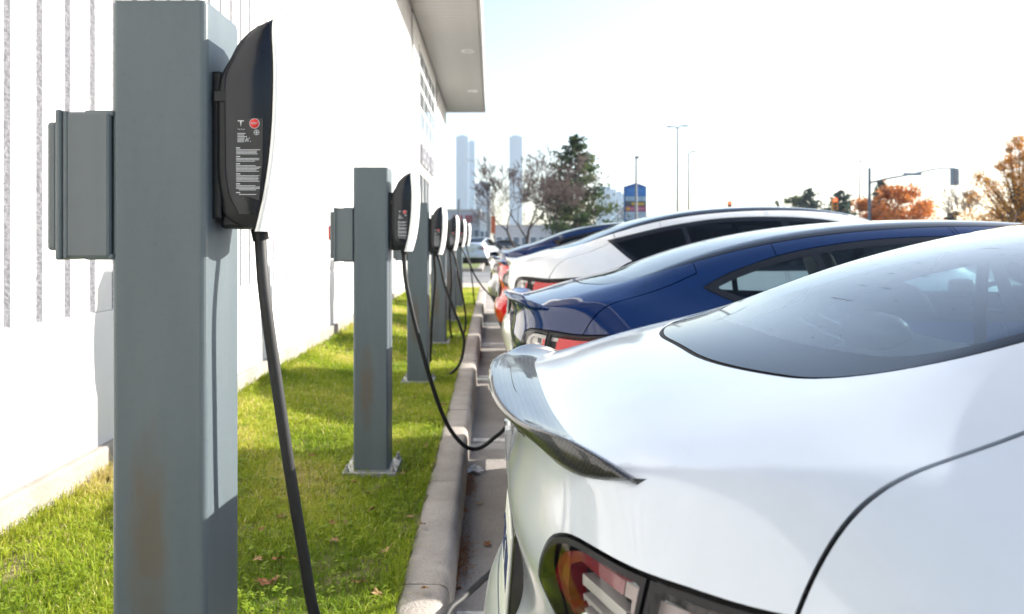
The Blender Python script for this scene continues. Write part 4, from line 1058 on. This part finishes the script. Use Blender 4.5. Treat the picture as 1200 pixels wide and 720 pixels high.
CM2 = dict(CMB); CM2['glass_side'] = glass_mat('privacy_glass', (.05, .06, .075)); CM2['glass_rear'] = glass_mat('rear_privacy', (.15, .18, .2))
car_cross = make_car(BASE, True, CM2, 1.125, None)
place_car(car_cross, .14, 7.07, 'white crossover with tinted windows parked beyond the blue sedan', GRP, P_WHITE2, PITCH)
for (src, x, yv, colr, lab) in ((car_blue, .08, 9.77, P_RED, 'bright red sedan tucked behind the white crossover'), (car_cross, .11, 12.47, P_BLUE, 'dark blue crossover parked beyond the red sedan'), (car_blue, -.02, 15.17, P_SILVER, 'silver grey sedan at the far end of the row')):
    place_car(copy_tree(src), x, yv, lab, GRP, colr, PITCH, .05 if colr is P_RED else 0)
# cars across the road, seen small
def far_car(src, u, y, rz, colr, lab):
    c = copy_tree(src); p = at(u, HOR, y); place_car(c, p.x, y, lab, 'cars parked across the road', colr, 0, .0, rz); return c
far_car(car_cross, 551, 46, math.radians(78), P_PALE, 'pale blue white car standing beyond the last charger')
far_car(car_cross, 575.5, 112, math.radians(4), P_DARK, 'dark green grey car parked left of the bare tree')
far_car(car_cross, 556, 95, math.radians(95), P_WHITE2, 'white car parked before the shop with red sign')
far_car(car_blue, 566, 105, math.radians(80), P_SILVER, 'grey car parked beside the orange banner pole')
# ================================================================== FAR THINGS
m_tower = None
def tower_mat(name, c, c2):
    m, nt, b = mat_new(name); sset(b, rough=.25, spec=.6); noise_col(nt, b, c, c2, .02, 3); return m
T_GLASS = tower_mat('tower_glass', (.16, .34, .48), (.24, .42, .56)); T_SLAB = simple('tower_slab', (.60, .68, .74), .6, var=.05)
T_DARK = tower_mat('tower_glass_dark', (.16, .28, .42), (.20, .33, .46))
def tower(u0, u1, vtop, y, depth, label, floors, dark=False, curve=False, group='glass towers on the skyline'):
    a, c = at(u0, vtop, y), at(u1, vtop, y); w = c.x - a.x; h = a.z - ASPH
    t = thing('apartment_tower', label, 'tower', ((a.x + c.x) / 2, y + depth / 2, ASPH), 0, group)
    mb = MB()
    if curve:
        poly = [(-w / 2, -depth / 2)] + [(-w / 2 + w * i / 10, -depth / 2 - 3 * math.sin(math.pi * i / 10)) for i in range(1, 10)] + [(w / 2, -depth / 2), (w / 2, depth / 2), (-w / 2, depth / 2)]
        mb.prism(poly, lambda p, q, z: Vector((p, q, z)), 0, h)
        mb.box((-.05 * w, 0, h + 2), (w * .6, depth * .6, 4))
    else:
        mb.box((0, 0, h / 2), (w, depth, h)); mb.box((0, 0, h + 1.6), (w * .55, depth * .6, 3.2))
    mb.build('glass_wall', T_DARK if dark else T_GLASS, t)
    n = 7; fh = h / floors; off = -depth / 2 - (3.2 if curve else .15)
    mb = MB()
    for k in range(1, floors): mb.box((0, off if not curve else -depth / 2 - .2, fh * k), (w + .5, .9, fh * .22)); mb.box((w / 2 + .15, 0, fh * k), (.5, depth, fh * .22))
    mb.build('floor_slab', T_SLAB, t)['kind'] = 'stuff'
    mb = MB()
    for k in range(n + 1): mb.box((-w / 2 + w * k / n, off - .5, h / 2), (w * .035, .5, h))
    mb.build('mullion', T_SLAB, t)['kind'] = 'stuff'
tower(534.5, 548.5, 160, 1500, 22, 'tallest pale glass tower at the left of the skyline', 60)
tower(548.8, 556.5, 166, 1560, 20, 'narrow pale glass tower close behind the tallest one', 58)
tower(597, 611.8, 160, 1500, 22, 'single pale glass tower standing behind the bare tree', 60)
tower(557.5, 574.5, 215, 1200, 22, 'squat blue glass block right of the paired towers', 26, True)
tower(700, 721.5, 222, 1150, 22, 'broad pale tower with rounded face beside the conifer', 24, False, True)
tower(722, 731, 227, 1190, 20, 'low pale tower half hidden behind the blue sign', 22)

# ---- shops across the road
m_shop = simple('shop_wall', (.50, .50, .52), .8, var=.08, vs=.5); m_shopw = simple('shop_white', (.72, .71, .69), .8, var=.06, vs=.5); m_shopg = simple('shop_glass', (.12, .16, .22), .2, var=.2, vs=.4)
m_signred = simple('sign_red', (.50, .03, .05), .5, var=0); m_orange = simple('banner_orange', (.70, .14, .05), .6, var=.05)
def shop(u0, u1, vtop, y, d, label, mat, sign=False, wins=0):
    a, c = at(u0, vtop, y), at(u1, vtop, y); w = c.x - a.x; h = a.z - ASPH
    t = thing('shop_building', label, 'building', ((a.x + c.x) / 2, y + d / 2, ASPH), 0, 'low shops across the road')
    mb = MB(); mb.box((0, 0, h / 2), (w, d, h)); mb.build('wall', mat, t)
    mb = MB(); mb.box((0, 0, h + .2), (w + .5, d + .5, .5)); mb.build('roof', m_fasc, t)
    for k in range(wins):
        mb = MB(); x = -w / 2 + w * (k + .5) / wins; mb.box((x, -d / 2 - .04, h * .30), (w / wins * .72, .1, h * .45)); f = mb.build('window', m_wframe, t)
        mb = MB(); mb.box((x, -d / 2 - .07, h * .30), (w / wins * .64, .1, h * .39)); mb.build('pane', m_shopg, f)
    if sign:
        x = -w / 2 + w * .38
        for k in range(8):
            if k == 4: continue
            mb = MB(); xx = x + w * .065 * (k - 1); mb.box((xx, -d / 2 - .15, h * .80), (w * .016, .2, h * .2)); mb.box((xx + w * .03, -d / 2 - .15, h * .80), (w * .016, .2, h * .2)); mb.box((xx + w * .015, -d / 2 - .16, h * (.87 if k % 2 else .73)), (w * .04, .2, h * .06)); mb.build('letter', m_signred, t)
    return t
shop(517, 562, 248, 165, 20, 'blue grey shop with red sign letters behind the chargers', m_shop, True, 6)
shop(562, 574, 251, 160, 20, 'narrow white shop front left of the orange banner', m_shopw, False, 2)
shop(580, 700, 266, 190, 20, 'long low grey shop behind the bare tree', m_shop, False, 12)
# orange banner pole, white pole
def pole(mb, u, v0, v1, y, r, r2=None):
    p, q = at(u, v0, y), at(u, v1, y); mb.cyl((p.x, y, ASPH if v0 is None else p.z), tuple(q), r, 10, 0, r2 or r)
m_pole = simple('pole_grey', (.12, .13, .14), .5, .3, var=.08); m_poledark = simple('pole_dark', (.16, .18, .20), .5, .2, var=.08); m_polepale = simple('pole_pale', (.26, .26, .27), .5, .1, var=.05)
t = thing('banner_pole', 'white pole with an orange red banner in front of the shops', 'pole', (at(573.2, 0, 80).x, 80, ASPH))
mb = MB(); mb.cyl((0, 0, 0), (0, 0, 4.9), .16, 10); mb.build('pole', m_polepale, t)
mb = MB(); mb.box((.40, 0, 3.0), (.42, .06, 1.7), bev=.01); mb.build('banner', m_orange, t)
mb = MB(); mb.cyl((0, 0, 0), (0, 0, .75), .24, 12); mb.build('bollard_sleeve', simple('sleeve_orange', (.75, .36, .08), .6, var=.05), t)
t = thing('flag_pole', 'slim white pole rising behind the fourth charger', 'pole', (at(537.6, 0, 60).x, 60, ASPH)); mb = MB(); mb.cyl((0, 0, 0), (0, 0, 4.5), .07, 8); mb.build('pole', m_polepale, t)
t = thing('utility_pole', 'thin dark pole left of the bare tree', 'pole', (at(571.5, 0, 70).x, 70, ASPH)); mb = MB(); mb.cyl((0, 0, 0), (0, 0, 6.3), .06, 8); mb.box((.1, 0, 6.2), (.5, .12, .06)); mb.build('pole', m_poledark, t)

# ---- pylon sign
Y = 75; p0, p1 = at(731, 219, Y), at(757, 219, Y); w = p1.x - p0.x; ztop = p0.z
t = thing('pylon_sign', 'tall blue shopping centre sign with tenant boards', 'sign', ((p0.x + p1.x) / 2, Y, ASPH))
m_sb = simple('sign_blue', (.035, .20, .55), .4, var=.04); m_sbd = simple('sign_blue_dark', (.025, .12, .36), .4, var=.04)
h = ztop - ASPH; mb = MB()
mb.prism([(-w / 2, 0), (w / 2, 0), (w / 2, h), (w * .05, h + .35), (-w / 2, h)], lambda p, q, s: Vector((p, s, q)), -.18, .18); mb.build('frame', m_sbd, t)
hz = lambda v: at(0, v, Y).z - ASPH
def board(v0, v1, name, mat, x0=-.44, x1=.46):
    mb = MB(); mb.box(((x0 + x1) / 2 * w, -.20, (hz(v0) + hz(v1)) / 2), ((x1 - x0) * w, .05, hz(v0) - hz(v1) - .03), bev=.005); return mb.build(name, mat, t)
top = board(220, 230.3, 'header_board', m_sb); bw = board(230.6, 236, 'tenant_board', simple('board_pale', (.45, .58, .66), .4, var=.15, vs=2)); bk = board(236.4, 242, 'tenant_board', simple('board_dark', (.06, .07, .09), .4, var=.3, vs=3))
br = board(242.2, 248, 'tenant_board', simple('board_red', (.50, .05, .13), .4, var=.05)); bg = board(248.4, 258, 'tenant_board', simple('board_pale_two', (.50, .60, .68), .4, var=.12, vs=2)); b5 = board(258.4, 264, 'tenant_board', simple('board_green', (.14, .22, .20), .4, var=.2, vs=2))
m_sw = simple('sign_white', (.70, .72, .74), .5, var=0); m_sy = simple('sign_yellow', (.70, .42, .05), .5, var=0); m_slb = simple('sign_light_blue', (.10, .32, .66), .5, var=0)
rl = random.Random(3)
def marks(par, v, x0, x1, mat, n, hh=.16):
    mb = MB(); x = x0 * w
    for k in range(n):
        ww = (x1 - x0) * w / n; mb.box((x + ww * .45, -.235, hz(v)), (ww * .2, .012, hh)); mb.box((x + ww * .2, -.2355, hz(v) + rl.choice((-.3, 0, .3)) * hh), (ww * .5, .012, hh * .25)); x += ww
    mb.build('lettering', mat, par)
marks(top, 223.5, -.32, .36, m_slb, 12, .2); marks(bw, 233.3, -.38, .40, m_slb, 12, .16); marks(br, 245, -.22, .42, m_sw, 9, .18); marks(bg, 251.5, -.2, .38, m_sbd, 10, .10); marks(bg, 255.5, -.38, .1, m_sbd, 8, .08)
mb = MB(); mb.lathe([(.001, .02), (.17, .02), (.18, 0)], lambda x, y, q: Vector((-.33 * w + x, -.225 - q, hz(245.1) + y)), 14); mb.build('roundel', m_sy, br)
mb = MB(); mb.lathe([(.001, .02), (.17, .02), (.18, 0)], lambda x, y, q: Vector((-.08 * w + x * 1.2, -.225 - q, hz(239.2) + y * .8)), 14); mb.box((.26 * w, -.235, hz(239.3)), (.30 * w, .012, .25)); mb.build('logo_mark', m_sy, bk)

# ---- lamp posts
def lamp(u, vtop, y, r, label, mat, arms=(), name='street_lamp'):
    q = at(u, vtop, y); t = thing(name, label, 'lamp post', (q.x, y, ASPH), 0, 'street lamps along the road'); h = q.z - ASPH
    mb = MB(); mb.cyl((0, 0, 0), (0, 0, h), r, 10, 0, r * .6); mb.build('pole', mat, t)
    for dx, dz in arms:
        mb = MB(); mb.tube([(0, 0, h - .15), (dx * .5, 0, h + dz * .8), (dx, 0, h + dz)], r * .5, 6); mb.build('arm', mat, t)
        mb = MB(); superquad(mb, (dx * 1.2, 0, h + dz - .02), (abs(dx) * .3 + .15, .16, .09), .6); mb.build('lamp_head', mat, t)
    return t
lamp(745.5, 185, 58, .11, 'slim pale lamp post standing in front of the blue sign', m_polepale, ((.05, .05),))
lamp(794, 149, 92, .15, 'tall pale lamp post with a double head', m_polepale, ((-.75, .05), (.75, .15)))
lamp(807, 180, 108, .15, 'lamp post with a short arm and signal box low down', m_pole, ((.55, .25),))
lamp(1007.5, 190, 100, .12, 'thin grey lamp post left of the orange maple', m_pole, ((.1, .1),))
lamp(900.5, 214, 120, .07, 'very thin pale pole between the conifers and double lamp', m_polepale, ())
lamp(1112, 236, 100, .08, 'thin pale pole above the dark bushes', m_polepale, ())

# ---- traffic signals
m_sig = simple('signal_yellow', (.62, .26, .03), .5, var=.06); m_siggrey = simple('signal_grey', (.26, .32, .36), .5, var=.06); m_lensoff = simple('signal_lens_dark', (.05, .03, .03), .3, var=0)
m_sred = simple('signal_red', (.75, .06, .03), .3, var=0, emis=(1, .12, .05), emst=1.5)
m_slab = simple('signal_label_blue', (.20, .42, .55), .5, var=.08)
def signal(u, vtop, vbot, y, wpx, label, back=False, own_pole=True, body=None):
    a, c = at(u, vtop, y), at(u, vbot, y); h = a.z - c.z; w = wpx * y / FPX
    t = thing('traffic_light', label, 'traffic light', (a.x, y, ASPH), 0, 'traffic lights at the junction'); zb = c.z - ASPH
    mb = MB(); mb.box((0, 0, zb + h / 2), (w, .28, h), bev=.03); mb.build('housing', body or (m_siggrey if back else m_sig), t)
    if not back:
        for k in range(3):
            zc = zb + h * (.83 - .33 * k); mb = MB(); mb.lathe([(.001, .02), (w * .30, .02), (w * .30, 0)], lambda x, y_, q: Vector((x, -.15 - q, zc + y_)), 14); mb.build('lamp_lens', m_sred if k == 0 else m_lensoff, t)
            mb = MB(); nn = 10; vs = []
            for s in (0, -.22):
                for i in range(nn + 1): an = math.pi * i / nn; vs.append((w * .33 * math.cos(an), -.14 + s, zc + w * .33 * math.sin(an)))
            mb.add(vs, [(i, i + 1, nn + 2 + i, nn + 1 + i) for i in range(nn)]); mb.build('visor', body or m_sig, t)
    else:
        mb = MB(); mb.box((w * .05, -.16, zb + h * .5), (w * .5, .06, h * .86), bev=.02); mb.build('back_plate', m_polepale, t)
        mb = MB(); mb.tube([(w * .3, -.1, zb + h * .9), (w * .62, -.12, zb + h * .7), (w * .62, -.12, zb + h * .2), (w * .3, -.1, zb + h * .05)], .035, 6); mb.build('bracket', m_siggrey, t)
    if own_pole:
        mb = MB(); mb.cyl((0, .2, 0), (0, .2, zb + h * .7), .06, 8); mb.build('pole', m_pole, t)
    return t
signal(855, 236, 246.5, 110, 4.6, 'small orange traffic light showing red above the white roof')
signal(978, 232, 246.5, 82, 6.5, 'orange yellow traffic light in front of the dark conifer')
Y = 70; b0 = at(1019, 197, Y)
t = thing('signal_mast', 'grey mast pole with a long arm carrying a street sign', 'pole', (b0.x, Y, ASPH)); h = b0.z - ASPH
mb = MB(); m_mast = simple('mast_grey', (.13, .16, .19), .5, .2, var=.05); mb.cyl((0, 0, 0), (0, 0, h), .15, 12, 0, .12); mb.build('pole', m_mast, t)
rel = lambda u, v: (at(u, v, Y).x - b0.x, 0, at(u, v, Y).z - ASPH)
mb = MB(); mb.tube([rel(1019, 214.5), rel(1040, 209.5), rel(1065, 205), rel(1090, 199.5), rel(1104, 197.3), rel(1119, 197.5)], [.10, .09, .08, .07, .065, .06], 8); mb.build('arm', m_mast, t)
c = rel(1068.5, 204.5); mb = MB(); mb.box((c[0], -.1, c[2]), (1.6, .04, .27), bev=.01); sg = mb.build('name_plate', simple('name_plate_grey', (.34, .40, .46), .5, var=.05), t)
mb = MB()
for k in range(9): mb.box((c[0] - .55 + .13 * k, -.125, c[2]), (.05, .012, .10 + .04 * (k % 2)))
mb.build('lettering', m_siggrey, sg)
signal(1118.5, 197.5, 217.5, Y, 9, 'grey back of a traffic light hanging from the mast arm', True, False)
Y = 108; c = at(841, 247, Y); t = thing('street_sign', 'pale blue street name sign low beside the traffic light', 'sign', (c.x, Y, ASPH))
mb = MB(); mb.box((0, -.1, c.z - ASPH), (2.0, .05, .42), bev=.01); sg = mb.build('plate', m_slab, t); mb = MB(); mb.cyl((-.95, 0, 0), (-.95, 0, c.z - ASPH + .3), .05, 8); mb.build('pole', m_pole, t)
mb = MB()
for k in range(9): mb.box((-.7 + .18 * k, -.13, c.z - ASPH), (.10, .01, .16))
mb.build('lettering', m_sw, sg)

# ---- trees ---------------------------------------------------------
m_bark = simple('bark', (.07, .05, .042), .9, var=.35, vs=6); m_twig = simple('twig', (.13, .09, .08), .9, var=.2, vs=3); m_bark2 = simple('bark_grey', (.14, .12, .11), .9, var=.3, vs=6)
def leaf_mat(name, cols):
    m, nt, b = mat_new(name); sset(b, rough=.6, spec=.2)
    at_ = nt.nodes.new('ShaderNodeAttribute'); at_.attribute_name = 'tint'; r = nt.nodes.new('ShaderNodeValToRGB')
    r.color_ramp.elements[0].color = (*cols[0], 1); r.color_ramp.elements[1].color = (*cols[-1], 1)
    if len(cols) == 3: e = r.color_ramp.elements.new(.5); e.color = (*cols[1], 1)
    nt.links.new(at_.outputs['Fac'], r.inputs[0]); nt.links.new(r.outputs[0], b.inputs['Base Color'])
    tr = nt.nodes.new('ShaderNodeBsdfTranslucent'); nt.links.new(r.outputs[0], tr.inputs[0]); mx = nt.nodes.new('ShaderNodeMixShader'); mx.inputs[0].default_value = .5
    nt.links.new(b.outputs[0], mx.inputs[1]); nt.links.new(tr.outputs[0], mx.inputs[2]); nt.links.new(mx.outputs[0], nt.nodes['Material Output'].inputs[0]); return m
M_PINE = leaf_mat('pine_needles', [(.020, .045, .018), (.05, .085, .03), (.12, .13, .05)]); M_SPRUCE = leaf_mat('spruce_needles', [(.018, .040, .030), (.035, .065, .05), (.06, .09, .07)])
M_ORANGE = leaf_mat('maple_leaves', [(.26, .065, .015), (.55, .18, .035), (.70, .34, .10)]); M_GOLD = leaf_mat('gold_leaves', [(.24, .09, .012), (.62, .27, .02), (.78, .42, .06)]); M_PALEG = leaf_mat('pale_leaves', [(.09, .12, .04), (.16, .19, .08)]); M_BROWN = leaf_mat('brown_leaves', [(.12, .085, .07), (.22, .165, .14)])
def leaves(name, C, size, mat, parent, tint, flat=False):
    n = len(C); C = np.asarray(C); a = RNG.normal(size=(n, 3)); a /= np.linalg.norm(a, axis=1)[:, None]; b_ = np.cross(a, RNG.normal(size=(n, 3))); b_ /= np.linalg.norm(b_, axis=1)[:, None]
    s = size * RNG.uniform(.5, 1.4, n)[:, None]
    P = np.stack([C + a * s, C + b_ * s * .55, C - a * s, C - b_ * s * .55], 1).reshape(-1, 3); i = np.arange(n)[:, None] * 4; T = np.concatenate([i + [0, 1, 2], i + [0, 2, 3]])
    me = np_mesh(name, P, T, mat, None, False); at_ = me.attributes.new('tint', 'FLOAT', 'POINT'); at_.data.foreach_set('value', np.repeat(np.clip(tint, 0, 1), 4).astype(np.float32))
    o = link_mesh(name, me, parent); o['kind'] = 'stuff'; return o
def branches(rnd, base, direc, length, rad, depth, tubes, tips, spread=.55, up=.12, kids=(2, 3), shrink=.74, segs=3):
    p = Vector(base); d = Vector(direc).normalized(); pts = [p.copy()]; rs = [rad]
    for s in range(segs):
        d = (d + Vector((rnd.gauss(0, .13), rnd.gauss(0, .13), rnd.gauss(0, .09) + up * .4))).normalized(); p = p + d * (length / segs); pts.append(p.copy()); rs.append(rad * (1 - .38 * (s + 1) / segs))
    tubes.append((pts, rs, depth))
    if depth == 0: tips.append((p.copy(), d.copy())); return
    for k in range(rnd.choice(kids)):
        ax = d.orthogonal().normalized(); ax.rotate(Matrix.Rotation(rnd.uniform(0, 6.28), 3, d)); nd = d.copy(); nd.rotate(Matrix.Rotation(rnd.uniform(.5, 1.2) * spread, 3, ax)); nd.z += up
        st = pts[-1] if k == 0 or rnd.random() < .5 else pts[-2]
        branches(rnd, st, nd, length * shrink * rnd.uniform(.8, 1.15), max(rs[-1] * .72, .006), depth - 1, tubes, tips, spread, up, kids, shrink, segs)
def bare_tree(u, y, h, label, seed, trunks=((0, 0, .12), ), depth=6, group=None, wide=.62, leafy=0):
    t = thing('bare_tree', label, 'tree', (at(u, 0, y).x, y, ASPH), 0, group); rnd = random.Random(seed); tubes, tips = [], []
    for dx, dy, r in trunks: branches(rnd, (dx, dy, 0), (dx * .25, dy * .2, 1), h * .25, r, depth, tubes, tips, wide, .10, (2, 3, 3), .76)
    a, b_ = MB(), MB()
    for pts, rs, d in tubes:
        if d >= depth - 2: a.tube(pts, rs, 7, caps=False)
        else: b_.tube(pts, [max(r, .015) for r in rs], 3, caps=False)
    a.build('trunk', m_bark, t); o = b_.build('crown', m_twig, t); o['kind'] = 'stuff'
    if leafy:
        C = [tips[rnd.randrange(len(tips))][0] + Vector((rnd.gauss(0, .12), rnd.gauss(0, .12), rnd.gauss(0, .12))) for _ in range(leafy)]
        leaves('foliage', [tuple(c) for c in C], .05, M_BROWN, t, RNG.uniform(0, 1, leafy))
    return t
def conifer(u, y, vtop, wpx, label, mat, seed, n=2600, ragged=.35, group=None, leaf=.16, lift=.12, trunkmat=None):
    q = at(u, vtop, y); h = q.z - ASPH; W = wpx * y / FPX / 2; t = thing('conifer_tree', label, 'tree', (q.x, y, ASPH), 0, group); rnd = random.Random(seed)
    mb = MB(); mb.tube([(0, 0, 0), (.03 * W, 0, h * .4), (0, 0, h * .8), (0, 0, h * .99)], [h * .018, h * .013, h * .006, .01], 8); mb.build('trunk', trunkmat or m_bark, t)
    C, tint = [], []; br = MB(); nb = int(26 + h * 7)
    for k in range(nb):
        f = lift + (1 - lift) * (k + rnd.random()) / nb; z = h * f; az = rnd.uniform(0, 6.28); r = W * (1 - f) ** .72 * rnd.uniform(1 - ragged, 1 + ragged * .5) + .12
        dz = r * rnd.uniform(-.05, .35) * (.4 + f); e = Vector((r * math.cos(az), r * math.sin(az), z + dz)); br.tube([(0, 0, z), (e.x * .6, e.y * .6, z + dz * .35), tuple(e)], [.035, .022, .008], 4, caps=False)
        m = max(6, int(n / nb * (.3 + 1.5 * (r / W)))); ct = rnd.uniform(.15, .85)
        for j in range(m):
            s = rnd.uniform(.25, 1.05); c = Vector((e.x * s, e.y * s, z + dz * s * s)); sp = .10 + .10 * r * s
            C.append((c.x + rnd.gauss(0, sp), c.y + rnd.gauss(0, sp), c.z + rnd.gauss(0, sp * .55))); tint.append(ct + rnd.gauss(0, .15))
    br.build('branch', trunkmat or m_bark, t)['kind'] = 'stuff'
    leaves('crown', C, leaf, mat, t, np.array(tint)); return t
def broadleaf(u, y, vtop, wpx, label, mat, seed, n=5000, leaf=.13, trunks=((0, 0),), group=None, low=.22, sparse_top=False, nblob=34):
    q = at(u, vtop, y); h = q.z - ASPH; W = wpx * y / FPX / 2; t = thing('broadleaf_tree', label, 'tree', (q.x, y, ASPH), 0, group); rnd = random.Random(seed); tubes, tips = [], []
    for dx, dy in trunks: branches(rnd, (dx, dy, 0), (dx * .3, dy * .3, 1), h * .30, h * .022, 4, tubes, tips, .7, .06, (2, 3), .70)
    a, b_ = MB(), MB()
    for pts, rs, d in tubes: a.tube(pts, rs, 6, caps=False)
    # limbs reaching into every clump
    blobs = []
    for k in range(nblob):
        for _ in range(50):
            z = rnd.uniform(low, .98); prof = math.sin(math.pi * min(1, (z - low * .6) / (1.02 - low * .6)) ** (.85 if not sparse_top else .5)) ** .6; r = W * prof * math.sqrt(rnd.random()) * .92; an = rnd.uniform(0, 6.28)
            if not sparse_top or rnd.random() < (1.25 - z): break
        c = Vector((r * math.cos(an), r * math.sin(an), h * z)); blobs.append((c, W * rnd.uniform(.14, .27) * (.55 if sparse_top and z > .6 else 1), rnd.uniform(.1, .9)))
        a.tube([(0, 0, h * min(.35, z * .6)), (c.x * .5, c.y * .5, c.z * .72), tuple(c)], [h * .008, h * .005, .012], 4, caps=False)
    a.build('trunk', m_bark, t); C, tint = [], []
    for _ in range(n):
        c, r, ti = blobs[rnd.randrange(nblob)]; v = Vector((rnd.gauss(0, 1), rnd.gauss(0, 1), rnd.gauss(0, .75))); v = v * (r * .55)
        C.append(tuple(c + v)); tint.append(ti * .6 + .2 + rnd.gauss(0, .18))
    leaves('crown', C, leaf, mat, t, np.array(tint)); return t
bare_tree(612, 62, 9.4, 'large bare tree with twin trunks in front of the tower', 5, ((-.30, 0, .13), (.22, .1, .16)), 7, None, .60)
bare_tree(648, 66, 9.2, 'bare brown tree whose twigs cover the conifer', 8, ((0, 0, .10), (.2, .2, .09)), 7, None, .80, 5200)
conifer(674, 70, 160, 124, 'tall ragged pine tree behind the bare branches', M_PINE, 4, 10000, .5, None, .15)
bare_tree(583, 100, 9, 'small bare tree left of the twin trunk tree', 12, ((0, 0, .08),), 6, None, .7)
bare_tree(722, 100, 7.4, 'low bare shrub like tree left of the blue sign', 15, ((0, 0, .08),), 6, None, .8, 800)
broadleaf(931, 118, 231, 44, 'pale green rounded tree left of the dark spruce', M_PALEG, 21, 3200, .2)
conifer(949, 115, 222, 66, 'dark pointed spruce right of the pale green tree', M_SPRUCE, 22, 4800, .25, None, .22)
conifer(985, 110, 224, 68, 'dark spruce behind the yellow traffic light', M_SPRUCE, 23, 4800, .3, None, .22)
conifer(911, 130, 236, 14, 'tiny thin conifer far left of the spruces', M_SPRUCE, 24, 700, .3, None, .2)
conifer(1032, 95, 212, 46, 'blue green conifer top rising behind the orange maple', M_SPRUCE, 25, 4200, .45, None, .17)
broadleaf(1052, 72, 221, 104, 'wide orange maple tree under the signal arm', M_ORANGE, 31, 15000, .12, ((0, 0), (.3, .1)), None, .25, False, 64)
broadleaf(1194, 55, 156, 122, 'tall golden leaved tree at the right edge', M_GOLD, 33, 24000, .060, ((0, 0), (-.9, .2), (.7, .3)), None, .25, True, 120)
bare_tree(1146, 62, 6.4, 'slim nearly bare tree left of the golden tree', 35, ((0, 0, .07),), 6, None, .30, 700)
broadleaf(1118, 100, 249, 28, 'dark green bush left of the pale car', M_SPRUCE, 37, 2400, .2, ((0, 0),), None, .15)
bare_tree(790, 150, 6, 'distant low bare tree behind the double lamp', 41, ((0, 0, .09),), 5, None, .8)
# white van far behind the golden tree
p = at(1122, 0, 90); c = copy_tree(car_cross); place_car(c, p.x, 90, 'white car glimpsed under the golden tree', 'cars parked across the road', P_PALE, 0, 1.6, .2)

# ================================================================== HAZE
HZ = 0.00024
mb = MB(); mb.box((0, 800, 110), (3900, 2300, 224)); hz_o = mb.build('haze', [], None); hz_o['kind'] = 'stuff'
m = bpy.data.materials.new('haze_air'); m.use_nodes = True; nt = m.node_tree; nt.nodes.clear()
out_ = nt.nodes.new('ShaderNodeOutputMaterial'); pv = nt.nodes.new('ShaderNodeVolumePrincipled'); pv.inputs['Density'].default_value = HZ; pv.inputs['Color'].default_value = (.80, .90, 1.0, 1); pv.inputs['Anisotropy'].default_value = .3
nt.links.new(pv.outputs[0], out_.inputs['Volume']); hz_o.data.materials.append(m)
